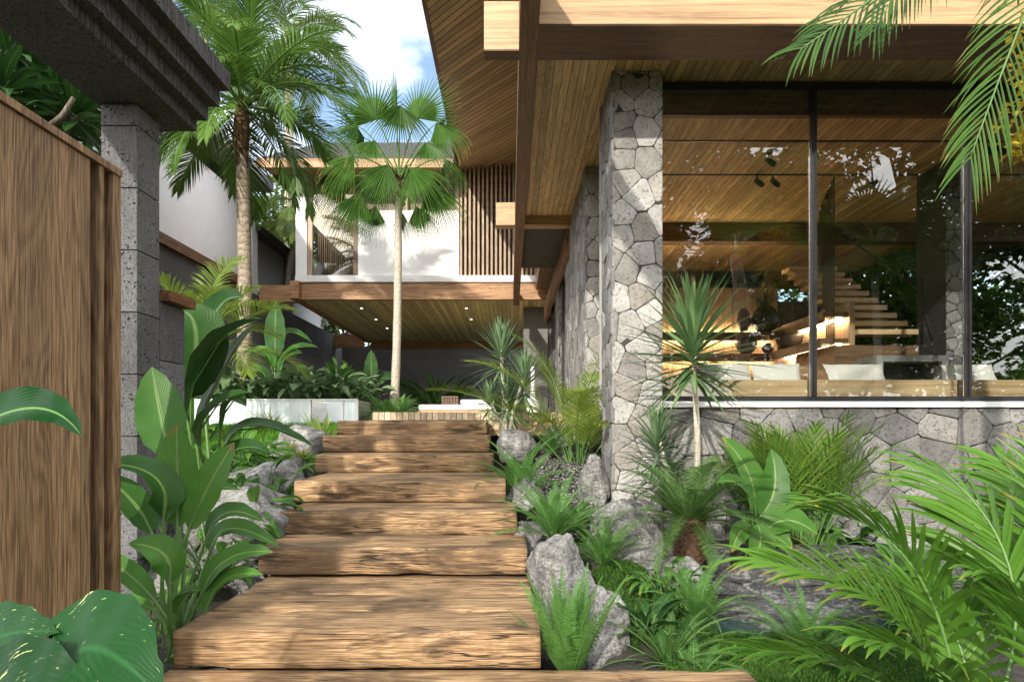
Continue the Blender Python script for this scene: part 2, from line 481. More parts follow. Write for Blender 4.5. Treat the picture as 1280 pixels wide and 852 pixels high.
# ------------------------------------------------------------------ crazy-paved stone
def stones(mb, W, H, cell, o, U, Vv, N, depth=.035, gap=.022, seed=1, skip=None):
    rg = random.Random(seed)
    seeds = []
    tries = 0
    while tries < 6000:
        tries += 1
        p = (rg.uniform(-.1, W + .1), rg.uniform(-.1, H + .1))
        md = cell * rg.uniform(.5, 1.4)
        if all((p[0] - q[0]) ** 2 + (p[1] - q[1]) ** 2 > md * md for q in seeds):
            seeds.append(p)
    for s in seeds:
        poly = [(0, 0), (W, 0), (W, H), (0, H)]
        for q in seeds:
            if q is s: continue
            dx, dy = q[0] - s[0], q[1] - s[1]
            d = math.hypot(dx, dy)
            if d > cell * 5: continue
            nx, ny = dx / d, dy / d
            lim = d * .5 - gap * .5 * rg.uniform(.6, 1.5)
            new = []
            for i in range(len(poly)):
                a, b = poly[i], poly[(i + 1) % len(poly)]
                da = (a[0] - s[0]) * nx + (a[1] - s[1]) * ny - lim
                db = (b[0] - s[0]) * nx + (b[1] - s[1]) * ny - lim
                if da <= 0: new.append(a)
                if da * db < 0:
                    t = da / (da - db)
                    new.append((a[0] + (b[0] - a[0]) * t, a[1] + (b[1] - a[1]) * t))
            poly = new
            if len(poly) < 3: break
        if len(poly) < 3: continue
        cx = sum(p[0] for p in poly) / len(poly)
        cy = sum(p[1] for p in poly) / len(poly)
        # subdivide the outline, round its corners, roughen it
        ring = []
        for i in range(len(poly)):
            a, b = poly[i], poly[(i + 1) % len(poly)]
            L = math.hypot(b[0] - a[0], b[1] - a[1])
            k = max(1, int(L / .014))
            for j in range(k):
                t = j / k
                ring.append([a[0] + (b[0] - a[0]) * t, a[1] + (b[1] - a[1]) * t])
        if len(ring) < 4: continue
        n = len(ring)
        for _ in range(2):
            ring = [[(ring[i - 1][0] + 2 * ring[i][0] + ring[(i + 1) % n][0]) / 4, (ring[i - 1][1] + 2 * ring[i][1] + ring[(i + 1) % n][1]) / 4] for i in range(n)]
        for p in ring:
            w = noise.noise(V((p[0] * 11, p[1] * 11, seed))) * .011
            p[0] += (cx - p[0]) * w * 3
            p[1] += (cy - p[1]) * w * 3
        dep = depth * rg.uniform(.75, 1.2)
        rnd = rg.random()
        size = min(max(p[0] for p in ring) - min(p[0] for p in ring), max(p[1] for p in ring) - min(p[1] for p in ring))
        vs = []
        tilt = (rg.uniform(-.03, .03), rg.uniform(-.03, .03))
        for (ins, h) in ((0, -.02), (0, .80), (.006, .95), (.02, 1.0), (.4 * size, 1.05)):
            for p in ring:
                dx, dy = cx - p[0], cy - p[1]
                L = math.hypot(dx, dy) or 1
                k = min(ins, L * .8) / L
                x, y = p[0] + dx * k, p[1] + dy * k
                hh = dep * h + (noise.noise(V((x * 7, y * 7, seed + rnd))) * .012 + (x - cx) * tilt[0] + (y - cy) * tilt[1]) * (1 if h > .1 else 0)
                vs.append(o + U * x + Vv * y + N * hh)
        fs = []
        for l in range(4):
            for i in range(n):
                fs.append((l * n + i, l * n + (i + 1) % n, (l + 1) * n + (i + 1) % n, (l + 1) * n + i))
        fs.append(tuple(4 * n + i for i in range(n)))
        mb.add(vs, fs, r=rnd)


def soft_box(mb, x0, x1, y0, y1, z0, z1, seed=0, amp=.008, nx=56, rr=.008, stretch=.35):
    """hewn timber running along X: rounded section, worn uneven arrises, slightly uneven faces"""
    sec = []
    W, H = y1 - y0, z1 - z0
    ny, nz = max(3, int(W / .05)), max(4, int(H / .03))
    def seg(a, b, k):
        return [(a[0] + (b[0] - a[0]) * i / k, a[1] + (b[1] - a[1]) * i / k) for i in range(k)]
    c = rr
    loop = [(c, 0), (W - c, 0), (W, c), (W, H - c), (W - c, H), (c, H), (0, H - c), (0, c)]
    for i in range(8):
        a, b = loop[i], loop[(i + 1) % 8]
        k = 2 if i % 2 else (ny if i in (0, 4) else nz)
        if i % 2 == 0 and i in (2, 6): k = nz
        sec += seg(a, b, k)
    n = len(sec)
    vs, fs = [], []
    for i in range(nx + 1):
        x = x0 + (x1 - x0) * i / nx
        for (a, b) in sec:
            p = V((x * stretch * 3 + seed * 9.1, a * 7, b * 9))
            d = noise.noise(p) * amp + noise.noise(V((x * 6 + seed * 3, a * 21, b * 25))) * amp * .5
            near = min(a, W - a) < .026 and min(b, H - b) < .026
            chip = max(0, noise.noise(V((x * 3.1 + seed * 5, a * 3, b * 3 + seed))) - .1) * .05 if near else 0
            ya, zb = a - W / 2, b - H / 2
            L = math.hypot(ya, zb)
            k = 1 + (d - chip) / L
            endj = noise.noise(V((seed, a * 9, b * 9))) * .012 if i in (0, nx) else 0
            vs.append((x + endj, y0 + W / 2 + ya * k, z0 + H / 2 + zb * k))
    for i in range(nx):
        for j in range(n):
            fs.append((i * n + j, (i + 1) * n + j, (i + 1) * n + (j + 1) % n, i * n + (j + 1) % n))
    fs += [tuple(range(n)), tuple(range((nx + 1) * n - 1, nx * n - 1, -1))]
    mb.add(vs, fs)


def one(name, mb_or_box, mat, parent=None, smooth=False, bev=0.0):
    mb = mb_or_box
    if not isinstance(mb, MB):
        mb = MB(); mb.box(*mb_or_box, bev=bev)
    return mb.build(name, mat, parent, smooth=smooth)


def boxes(name, lst, mat, parent=None, bev=0.0, joined=False):
    if joined:
        mb = MB()
        for b in lst: mb.box(*b, bev=bev)
        return mb.build(name, mat, parent, smooth=False)
    return [one(name, b, mat, parent, bev=bev) for b in lst][0]


# ------------------------------------------------------------------ ground
def ground_z(x, y):
    ks = [(-400, -1.75), (2.0, -1.6), (4.2, -1.42), (5.0, -1.27), (6.3, -1.02), (7.5, -.78), (9.0, -.30), (9.7, -.14), (11, .0), (400, .02)]
    if y > 400: return .02
    for (a, za), (b, zb) in zip(ks, ks[1:]):
        if a <= y <= b:
            z = za + (zb - za) * (y - a) / (b - a)
            break
    else:
        z = -1.75
    if 1.0 < x < 13 and 4.5 < y < 7.6:                      # the pond court in front of the big window lies low
        k = min(1, (x - 1.0) / .6)
        z = z * (1 - k) + min(z, -1.46) * k
    if -2.2 < x < .3 and y < 10.2:                            # clear of the steps
        z -= .22
    z += noise.noise(V((x * .9, y * .9, 0))) * .05 * (1 if abs(x) < 12 and 2 < y < 12 else .3)
    return z


M['soil'] = mat_plain('soil', (.035, .045, .018), .95, .5, 5, .8)
t = NT('garden_soil')
oc = t.obj()
n1 = t.noise(oc, 2.2, 6, .65)
n2 = t.noise(oc, 40, 4, .7)
colr = t.ramp(n1, [(.35, (.05, .047, .042)), (.5, (.075, .07, .06)), (.62, (.05, .075, .02)), (.7, (.06, .12, .02))])
colr = t.mix(t.ramp(n2, [(.4, .0), (.7, .7)]), colr, (.02, .016, .01))
M['ground'] = t.done(t.bsdf(colr, .95, t.bump(t.math('ADD', n1, n2), .9, .04)))

xs = [-400, -150, -60, -30, -18] + [-12 + .3 * i for i in range(81)] + [18, 30, 60, 150, 400]
ys = [-400, -150, -60, -30, -15, -8, -4, 0] + [1 + .25 * i for i in range(53)] + [16, 20, 26, 34, 50, 100, 200, 400]
mb = MB()
vs = [(x, y, ground_z(x, y)) for y in ys for x in xs]
nx = len(xs)
mb.add(vs, [(j * nx + i, j * nx + i + 1, (j + 1) * nx + i + 1, (j + 1) * nx + i) for j in range(len(ys) - 1) for i in range(nx - 1)])
struct(mb.build('ground', M['ground']), 'dark garden soil under the plants beside the steps')

# ------------------------------------------------------------------ timber steps
STEPS = [  # front, back, top, x0, x1
    (5.10, 5.72, -.906, -1.88, .12, 'timber step second from the bottom, cathedral grain swirl on its front'),
    (5.77, 6.50, -.72, -1.95, .055, 'timber step third from the bottom, dark stained middle of its front'),
    (6.45, 7.10, -.515, -2.045, -.045, 'timber step fourth from the bottom with pale even front'),
    (7.68, 8.38, -.316, -2.20, -.20, 'timber step third from the top beside the grey boulder'),
    (8.34, 9.20, -.11, -2.29, -.26, 'timber step second from the top with long dark crack'),
    (9.16, 9.90, .08, -2.325, -.315, 'topmost timber step, knotted, meeting the plank deck')]
G = 'timber steps of the garden stair'
for i, (y0, y1, z, x0, x1, lab) in enumerate(STEPS):
    if i == 2: y1 = 7.72
    r_ = thing('timber_step', lab, 'step', ((x0 + x1) / 2, y0, z), 0, G)
    mb = MB(); soft_box(mb, x0 - (x0 + x1) / 2, (x1 - x0) / 2, 0, y1 - y0, -.2, 0, seed=i + 1)
    mb.build('tread', M['step'], r_)
    boxes('bearer', [(-.95, -.8, .1, y1 - y0 - .05, -.75, -.202), (.8, .95, .1, y1 - y0 - .05, -.75, -.202)], M['dark_grey'], r_)
r_ = thing('timber_step', 'wide lowest timber platform of three planks with deep worn front', 'step', (-.84, 3.73, -1.12), 0, G)
for k, (a, b) in enumerate(((0, .43), (.452, .85), (.872, 1.47))):
    mb = MB(); soft_box(mb, -1.0 + .01 * k, 1.005 - .012 * k, a, b, -.205, -.003 * k, seed=20 + k, rr=.012, amp=.006)
    mb.build('plank', M['step'], r_)
boxes('bearer', [(-.9, -.75, .1, 1.2, -.6, -.2), (.75, .9, .1, 1.2, -.6, -.2)], M['dark_grey'], r_)
mb = MB(); soft_box(mb, -1.56, 1.57, 0, .62, -.2, 0, seed=31); soft_box(mb, -1.56, 1.57, -.64, -.01, -.2, 0, seed=32)
o = mb.build('timber_landing', M['step'], None, loc=(-.29, 3.10, -1.322))
tag(o, 'long timber landing across the foot of the steps', 'landing')

# ------------------------------------------------------------------ deck
r_ = thing('plank_deck', 'pale plank deck at the head of the steps under the pavilion', 'deck', (0, 9.92, .21))
one('decking', (-2.01, 1.06, 0, 14.6, -.115, 0), M['deck'], r_)
one('edge_beam', (-.335, 1.06, .03, .2, -.34, -.119), M['bench'], r_)
boxes('joist', [(-1.9, -1.7, .3, 14, -.5, -.12), (.7, .9, .3, 14, -.5, -.12)], M['dark_grey'], r_)

# ------------------------------------------------------------------ main house
H = thing('timber_house', 'modern timber and stone house with big glass front and board soffit', 'house', (0, 0, 0))
# canopy soffit and roof slab
mb = MB(); mb.box(.10, 12.0, 6.30, 12.42, 3.765, 3.83); mb.box(1.1, 12.0, 12.42, 16.5, 3.765, 3.83)
flat(mb, 'soffit', M['soffit'], H)
mb = MB(); mb.box(.12, 12.0, 6.2, 16.5, 3.835, 4.06); flat(mb, 'roof_slab', M['dark_grey'], H)
# beams
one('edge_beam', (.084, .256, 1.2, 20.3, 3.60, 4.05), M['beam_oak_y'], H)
b = one('cross_beam', (.259, 12.3, 6.105, 6.517, 3.60, 4.07), M['beam_oak'], H)
boxes('cross_beam', [(-.252, .081, 6.52, 6.70, 3.60, 4.06), (.259, 12.3, 6.52, 6.70, 3.598, 4.05)], M['beam_oak'], H)
boxes('cross_beam', [(-.257, .081, 12.19, 12.43, 3.60, 4.0), (.259, 1.8, 12.19, 12.43, 3.6, 3.76)], M['beam_oak'], H)
# dark sheets under the front beams: underside shade put into their colour
boxes('underside_shade', [(.262, 12.3, 6.112, 6.695, 3.590, 3.5975), (-.25, .0835, 6.524, 6.698, 3.590, 3.5985)], M['beam_dark'], H)
# stone columns
UX, UY, UZ = V((1, 0, 0)), V((0, 1, 0)), V((0, 0, 1))




def stone_column(x0, x1, y0, y1, z0, z1, seed, mat, label):
    c = one('stone_column', (x0 + .012, x1 - .005, y0 + .012, y1, z0, z1), M['mortar'], H)
    c['label'] = label
    mb = MB(); stones(mb, x1 - x0, z1 - z0, .37, V((x0, y0 + .02, z0)), UX, UZ, -UY, .020, .007, seed)
    mb.build('face_stone', mat, c, smooth=True)
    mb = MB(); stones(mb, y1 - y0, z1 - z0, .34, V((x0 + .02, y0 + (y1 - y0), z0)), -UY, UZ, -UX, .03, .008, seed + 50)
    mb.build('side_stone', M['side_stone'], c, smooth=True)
    return c


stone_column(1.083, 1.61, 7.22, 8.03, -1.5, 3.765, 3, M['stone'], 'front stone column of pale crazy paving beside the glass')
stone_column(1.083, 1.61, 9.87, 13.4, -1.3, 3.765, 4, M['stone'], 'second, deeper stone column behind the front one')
stone_column(1.083, 1.5, 15.4, 16.3, -.1, 3.765, 5, M['stone_grey'], 'dark far stone column beside the sliding door')
# low wall below the window
c = one('window_wall', (1.60, 9.4, 7.44, 7.62, -1.6, .205), M['mortar'], H)
c['label'] = 'low grey crazy paved wall under the big window'
mb = MB(); stones(mb, 7.75, 1.80, .42, V((1.62, 7.43, -1.6)), UX, UZ, -UY, .024, .008, 11)
mb.build('face_stone', M['stone_grey'], c, smooth=True)
one('window_sill', (1.612, 9.4, 7.36, 7.60, .212, .272), M['white_trim'], H)
# front glazing
fr = MB()
fr.box(1.615, 9.4, 7.42, 7.48, 3.66, 3.735)
fr.box(1.615, 9.4, 7.41, 7.48, .274, .33)
fr.box(1.615, 1.64, 7.42, 7.48, .331, 3.659)
for x in (3.30, 4.98, 6.66, 8.34):
    fr.box(x - .028, x + .028, 7.405, 7.475, .331, 3.659)
    fr.box(x - .012, x + .012, 7.38, 7.404, .331, 3.659)
W = flat(fr, 'window', M['black'], H)
for a, b in ((1.642, 3.27), (3.33, 4.95), (5.01, 6.63), (6.69, 8.31), (8.37, 9.38)):
    one('pane', (a, b, 7.448, 7.456, .332, 3.658), M['glass'], W)
one('pane', (1.30, 1.312, 8.04, 9.86, .25, 3.75), M['glass'], W)
boxes('side_frame', [(1.27, 1.34, 8.04, 9.86, .20, .249), (1.05, 1.075, 8.035, 8.06, .2, 3.76)], M['concrete'], W)
# dark board added behind the glass, standing for the soffit's reflected band
one('reflected_band', (1.62, 9.4, 7.50, 7.58, 3.42, 3.76), M['walnut'], H)
# inner shell
one('floor', (1.10, 9.6, 7.63, 16.4, .05, .20), M['floor_in'], H)
one('interior_wall', (1.62, 5.05, 12.9, 13.1, .2, 2.62), M['wall_oak'], H)
one('interior_wall', (1.52, 1.62, 13.41, 16.4, .2, 3.76), M['wall_oak'], H)
one('gallery_beam', (1.62, 9.5, 12.6, 12.88, 3.42, 3.76), M['walnut'], H)
one('gallery_wall', (1.62, 4.6, 16.2, 16.38, .2, 1.4), M['wall_oak'], H)
one('pane', (1.62, 4.6, 16.28, 16.29, 1.41, 3.75), M['glass'], W)  # opening above the low wall added so daylight brightens the gallery
c = one('inner_column', (6.13, 6.42, 9.6, 10.3, .2, 3.76), M['mortar'], H)
mb = MB(); stones(mb, .29, 3.56, .24, V((6.13, 9.61, .2)), UX, UZ, -UY, .022, .01, 21)
mb.build('face_stone', M['side_stone'], c)
c['label'] = 'dark stone column inside the glazed room'
one('light_strip', (1.8, 4.9, 13.103, 13.13, 2.57, 2.60), M['led'], H)  # added hidden strip that brightens the gallery ceiling, no known lamp
# upper storey above the canopy carries the big upper roof
one('upper_wall', (.75, 9.5, 9.3, 20.3, 4.08, 8.05), M['walnut_z'], H)
roof = MB()
x0, x1, sl = -1.54, 10.0, .118
z0 = 7.76
roof.prism([(x0, z0), (x1, z0 + sl * (x1 - x0)), (x1, z0 + sl * (x1 - x0) + .05), (x0, z0 + .05)], 'y', 9.0, 20.75)
t = NT('upper_soffit')
oc = t.obj(); X, Y, Z = t.xyz(oc)
dg = t.math('MULTIPLY', t.math('ADD', X, Y), .7071)
al = t.math('MULTIPLY', t.math('SUBTRACT', X, Y), .7071)
q = t.math('DIVIDE', dg, .155)
fr_ = t.math('FRACT', q); idx = t.math('FLOOR', q)
wn = t.n('TexWhiteNoise', {'W': idx}, noise_dimensions='1D').outputs['Value']
ed = t.math('MINIMUM', fr_, t.math('SUBTRACT', 1.0, fr_))
gm = t.n('MapRange', {'Value': ed, 'From Min': .03, 'From Max': .12}, interpolation_type='SMOOTHSTEP').outputs[0]
g = t.noise(t.comb(t.math('ADD', t.math('MULTIPLY', al, .8), t.math('MULTIPLY', wn, 9.0)), t.math('MULTIPLY', dg, 12.0), 0.0), 1.0, 5, .6, .8)
colr = t.ramp(g, [(.3, (.34, .21, .09)), (.5, (.57, .385, .185)), (.7, (.72, .53, .29))])
vv = t.math('MULTIPLY_ADD', wn, .5, .7)
colr = t.mix(1.0, colr, t.n('CombineColor', {0: vv, 1: vv, 2: vv}).outputs[0], 'MULTIPLY')
colr = t.mix(t.math('SUBTRACT', 1.0, gm), colr, (.06, .036, .016))
M['upper_soffit'] = t.done(t.bsdf(colr, .5, t.bump(t.math('ADD', g, t.math('MULTIPLY', gm, 2.0)), .3, .012)))
flat(roof, 'upper_soffit', M['upper_soffit'], H)
mb = MB()
mb.prism([(x0 - .08, z0 - .02), (x0 - .005, z0 - .02), (x0 - .005, z0 + .3), (x0 - .08, z0 + .3)], 'y', 8.95, 20.8)
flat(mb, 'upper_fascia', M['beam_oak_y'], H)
mb = MB()
mb.prism([(x0, z0 + .055), (x1, z0 + sl * (x1 - x0) + .055), (x1, z0 + sl * (x1 - x0) + .3), (x0, z0 + .3)], 'y', 9.0, 20.75)
flat(mb, 'upper_roof', M['tile_roof'], H)
# door side toward the deck
boxes('door_frame', [(1.10, 1.16, 13.42, 13.5, .2, 3.2), (1.10, 1.16, 14.6, 14.68, .2, 3.2), (1.10, 1.16, 16.35, 16.42, .2, 3.2), (1.10, 1.16, 18.3, 18.38, .2, 3.2), (1.10, 1.16, 20.1, 20.2, .2, 3.2), (1.10, 1.16, 13.51, 14.59, 3.1, 3.18)], M['black'], H)
one('sliding_door', (1.12, 1.135, 16.43, 20.1, .2, 3.15), M['glass'], H)
one('side_beam', (1.0, 1.08, 12.45, 20.3, 3.08, 3.55), M['beam_oak_y'], H)
one('rear_wall', (1.20, 1.4, 16.42, 21, .2, 3.75), M['dark_grey'], H)

# ------------------------------------------------------------------ things inside the glazed room
b = thing('window_bench', 'long oak window bench behind the glass with seat and back board', 'bench', (0, 7.66, .2))
boxes('backrest', [(1.80, 5.02, 0, .045, .09, .325), (5.026, 8.4, 0, .045, .09, .325)], M['bench'], b)
one('seat', (1.80, 8.4, .05, .62, .1, .2), M['bench'], b)
boxes('leg', [(1.9, 2.05, .1, .6, 0, .099), (4.9, 5.1, .1, .6, 0, .099), (8.2, 8.35, .1, .6, 0, .099)], M['walnut'], b)


def cushion(w, h, d, seed):
    bm = bmesh.new()
    bmesh.ops.create_grid(bm, x_segments=14, y_segments=10, size=1)
    top = [v.co.copy() for v in bm.verts]
    faces = [[v.index for v in f.verts] for f in bm.faces]
    bm.free()
    mb = MB()
    for s in (1, -1):
        vs = []
        for p in top:
            e = (1 - abs(p.x) ** 3) * (1 - abs(p.y) ** 3)
            pin = 1 - .10 * (1 - p.x * p.x) * abs(p.y) - .0 * p.y
            th = d * .5 * max(e, 0) ** .45 + noise.noise(V((p.x * 2.3, p.y * 2.3, seed))) * .018 * max(e, 0) ** .5
            vs.append((p.x * w / 2 * (1 - .06 * (1 - p.y * p.y)), s * th, p.y * h / 2 * pin + noise.noise(V((p.x * 2, seed, s))) * .008 * abs(p.y)))
        mb.add(vs, faces if s < 0 else [f[::-1] for f in faces])
    return mb


CG = 'white cushions along the window bench'
for i, (px, w, rot, rz, lab) in enumerate((
        (908, .66, 72, 8, 'white cushion nearest the stone column on the window bench'),
        (972, .56, 63, -6, 'white cushion between the first two on the bench, seen through the tall yucca gap'),
        (1072, .72, 74, 3, 'wide white cushion just past the first black mullion'),
        (1216, .58, 70, -4, 'white cushion behind the second black mullion'))):
    labs = ['white cushion at the column end of the window bench', 'smaller tilted white cushion second along the bench', lab, lab]
    o = cushion(w, .36, .16, i * 3.1).build('cushion', M['fabric'], None)
    p = at(px, 463, 7.95)
    o.location = (p.x, 7.98, .585)
    o.rotation_euler = (R(-25 - i * 3), 0, R(rz))
    tag(o, labs[i], 'cushion', CG)
# shelves with warm light
s = thing('lit_shelf', 'long dark wall shelves with warm light strips beneath, turning the corner', 'shelf', (0, 12.5, 0))
boxes('shelf_board', [(1.7, 5.1, 0, .39, 1.66, 1.73), (4.75, 5.1, -2.2, -.001, 1.66, 1.73)], M['walnut'], s)
boxes('shelf_board', [(1.7, 5.1, -.05, .39, 1.26, 1.33), (4.7, 5.1, -2.2, -.055, 1.26, 1.33)], M['walnut'], s)
boxes('front_lip', [(1.7, 5.0, -.02, -.002, 1.575, 1.73), (1.7, 5.0, -.07, -.052, 1.185, 1.33), (4.72, 4.745, -2.2, -.06, 1.575, 1.73), (4.67, 4.695, -2.2, -.075, 1.185, 1.33)], M['walnut'], s)
boxes('light_strip', [(1.8, 4.9, .30, .33, 1.635, 1.655), (5.02, 5.05, -2.1, .1, 1.635, 1.655), (1.8, 4.9, .30, .33, 1.235, 1.255), (5.02, 5.05, -2.1, .1, 1.235, 1.255), (1.8, 4.9, .33, .36, 1.735, 1.75)], M['led'], s)
boxes('back_panel', [(5.12, 5.2, -2.2, .4, .2, 1.9)], M['wall_oak'], s)
boxes('cabinet', [(1.7, 4.6, -.1, .38, -12.3 + 12.5, .9)], M['walnut'], s)


def bowl(px, py, d, r_, h, lab, kind='bowl'):
    mb = MB()
    if kind == 'bowl':
        mb.lathe([(r_ * .35, 0), (r_ * .8, h * .25), (r_, h * .7), (r_ * .93, h), (r_ * .85, h * .95), (r_ * .6, h * .3)], n=20)
    else:
        mb.lathe([(r_ * .5, 0), (r_ * .95, h * .3), (r_, h * .5), (r_ * .7, h * .85), (r_ * .45, h), (r_ * .38, h * .95)], n=20)
    p = at(px, py, d)
    o = mb.build(kind, M['ceramic'], None, loc=p)
    return tag(o, lab, kind)


bowl(935, 415.5, 12.6, .2, .3, 'dark bowl on the lower lit shelf, left of the small cup').location = (4.36, 12.62, 1.333)
bowl(944, 430, 12.6, .11, .18, 'small dark cup beside the bowl on the lower lit shelf', 'cup').location = (4.68, 12.4, 1.333)
bowl(975, 430, 12.3, .24, .3, 'larger dark bowl at the corner of the lower lit shelf').location = (4.86, 11.9, 1.333)
bowl(962, 412, 12.6, .13, .42, 'narrow dark vase on the upper lit shelf', 'vase').location = (4.33, 12.66, 1.763)
vz = bowl(972, 412, 12.6, .26, .5, 'round dark vase on the upper lit shelf holding dried twigs', 'vase')
vz.location = (4.72, 12.63, 1.732)

# stair
st = thing('floating_stair', 'floating wooden stair rising away at the back of the glazed room', 'staircase', (0, 10.2, .2))
for i in range(10):
    one('tread', (5.2, 6.1, .28 * i, .28 * i + .36, 1.18 + .17 * i, 1.255 + .17 * i), M['bench'], st)
boxes('plinth', [(4.85, 6.12, .02, 1.4, .0, 1.02), (5.55, 6.12, -.5, .01, 0, .72), (5.0, 6.12, -.22, .005, .0, .45)], M['walnut'], st)
mb = MB()
for k in range(9):
    mb.tube([(4.86 + .055 * (k % 9), .05 + .18 * k, 1.03 if k < 7 else 2.4), (4.86 + .055 * (k % 9), .05 + .18 * k, 3.55)], .011, 6)
mb.build('spindle', M['black'], st)
mb = MB(); mb.tube([(6.14, -.3, 1.05), (6.14, .1, 1.9), (6.14, 2.6, 3.45)], .02, 6); mb.tube([(6.14, -.05, 1.02), (6.14, -.05, 2.0)], .025, 6)
mb.build('handrail', M['black'], st)
tb = thing('console_table', 'grey concrete console table behind the cushions', 'table', (0, 8.6, .2))
one('table_top', (4.62, 5.52, 0, .5, .62, .70), M['concrete'], tb)
boxes('leg', [(4.62, 4.70, 0, .5, 0, .618), (5.44, 5.52, 0, .5, 0, .618)], M['concrete'], tb)
one('back_panel', (4.70, 5.44, .38, .44, 0, .615), M['dark_grey'], tb)
# ceiling track spots
spots = [(1018 - 72, 268, 10.2), (966, 268, 10.2), (1088, 266, 10.2), (1106, 266, 10.2), (1230, 244, 9.0), (1246, 240, 9.0), (960, 322 - 110, 9.4)]
slab = ['track spotlight at the stone column end of the ceiling pair', 'track spotlight second from the column on the room ceiling', 'track spotlight in the middle pane, nearer the mullion', 'track spotlight in the middle pane, farther from the column',
        'track spotlight past the second mullion, inner one', 'track spotlight past the second mullion, outermost', 'lone track spotlight above the tall yucca']
for (px, py, d), lab in zip(spots, slab):
    p = at(px, py, d)
    s = thing('track_spotlight', lab, 'spotlight', (p.x, d, 3.764), 0, 'track spotlights on the room ceiling')
    mb = MB(); mb.tube([(0, 0, 0), (0, 0, -.10)], .012, 8); mb.box(-.06, .06, -.02, .02, -.012, 0); mb.build('mount', M['black'], s, smooth=False)
    mb = MB(); mb.tube([(.0, .02, -.08), (.05, -.09, -.19)], .04, 12); mb.build('lamp_body', M['black'], s)
mb = MB()
for y in (9.0, 10.2):
    mb.box(1.7, 9.0, y - .018, y + .018, 3.752, 3.7645)
o = flat(mb, 'lighting_track', M['black'])
tag(o, 'black lighting track across the board ceiling of the glazed room', 'lighting track')

# ------------------------------------------------------------------ pavilion (far house)
K = 20.5 / F
Pv = thing('far_pavilion', 'two storey pavilion at the end with slatted upper room over open terrace', 'house', (0, 0, 0))
one('floor_edge', (-6.45, 1.3, 20.44, 20.7, 4.335, 4.53), M['white_trim'], Pv)
boxes('floor_beam', [(-6.28, .084 - .005, 20.5, 20.72, 3.82, 4.33), (.083, 1.3, 20.502, 20.72, 3.82, 4.33)], M['beam_far'], Pv)
one('side_beam', (-6.55, -6.29, 20.25, 31, 3.80, 4.33), M['beam_far'], Pv)
boxes('side_beam', [(-7.7, -6.56, 20.9, 21.2, 3.82, 4.33)], M['beam_far'], Pv)
one('terrace_soffit', (-6.28, 1.28, 20.73, 30.7, 3.83, 3.88), M['soffit_pav'], Pv)
one('floor_slab', (-6.28, 1.28, 20.73, 30.7, 3.885, 4.5), M['dark_grey'], Pv)
one('rear_beam', (-6.28, 1.28, 30.75, 31.0, 3.5, 4.3), M['beam_far'], Pv)
one('rear_beam', (-8.4, -6.6, 30.6, 30.9, 3.55, 4.15), M['beam_far'], Pv)
# upper room
one('corner_post', (-6.47, -6.13, 20.55, 20.8, 4.532, 7.72), M['white_trim'], Pv)
one('timber_post', (-6.12, -5.98, 20.6, 20.75, 4.532, 7.72), M['slat'], Pv)
w = boxes('window', [(-5.97, -4.75, 20.62, 20.7, 7.45, 7.6), (-5.97, -4.75, 20.62, 20.7, 4.532, 4.58), (-4.74, -4.6, 20.6, 20.72, 4.532, 7.7)], M['walnut'], Pv, joined=True)
one('pane', (-5.97, -4.75, 20.65, 20.66, 4.585, 7.445), M['glass_far'], w)
mb = MB()
pts = []
n = 120
vs = []
for i in range(n + 1):
    x = -5.95 + 1.2 * i / n
    y = 20.98 + .07 * math.sin(i * .95) + .02 * math.sin(i * .37)
    vs += [(x, y, 4.55), (x, y, 7.6), (x, y + .012, 4.55), (x, y + .012, 7.6)]
fs = []
for i in range(n):
    a, b = 4 * i, 4 * i + 4
    fs += [(a, b, b + 1, a + 1), (a + 2, a + 3, b + 3, b + 2), (a, a + 2, b + 2, b), (a + 1, b + 1, b + 3, a + 3)]
mb.add(vs, fs)
mb.build('curtain', M['curtain'], w)
one('pale_glazing', (-4.595, -1.55, 20.58, 20.75, 4.532, 6.52), M['white_trim'], Pv)  # opaque white panel: sky reflection of the glazing put into its colour
one('upper_panel', (-4.595, -1.55, 20.80, 20.95, 6.3, 7.75), M['walnut'], Pv)
w = boxes('window', [(-4.595, -1.55, 20.60, 20.68, 7.42, 7.58), (-3.2, -3.1, 20.6, 20.68, 6.53, 7.41), (-1.66, -1.552, 20.6, 20.68, 6.53, 7.41)], M['slat'], Pv, joined=True)
one('room_core', (-6.0, 1.2, 21.2, 30, 4.532, 7.7), M['dark_grey'], Pv)
mb = MB()
k = 0
x = -1.52
while x < 1.2:
    mb.box(x, x + .062, 20.56, 20.68, 4.532, 8.05)
    x += .132
flat(mb, 'slat_screen', M['slat'], Pv)
one('screen_back', (-1.545, 1.25, 20.78, 20.9, 4.532, 8.05), M['walnut'], Pv)
boxes('rail', [(.1, 1.15, 20.42, 20.47, 5.1, 5.18), (.1, 1.15, 20.42, 20.47, 5.75, 5.83)], M['black'], Pv)
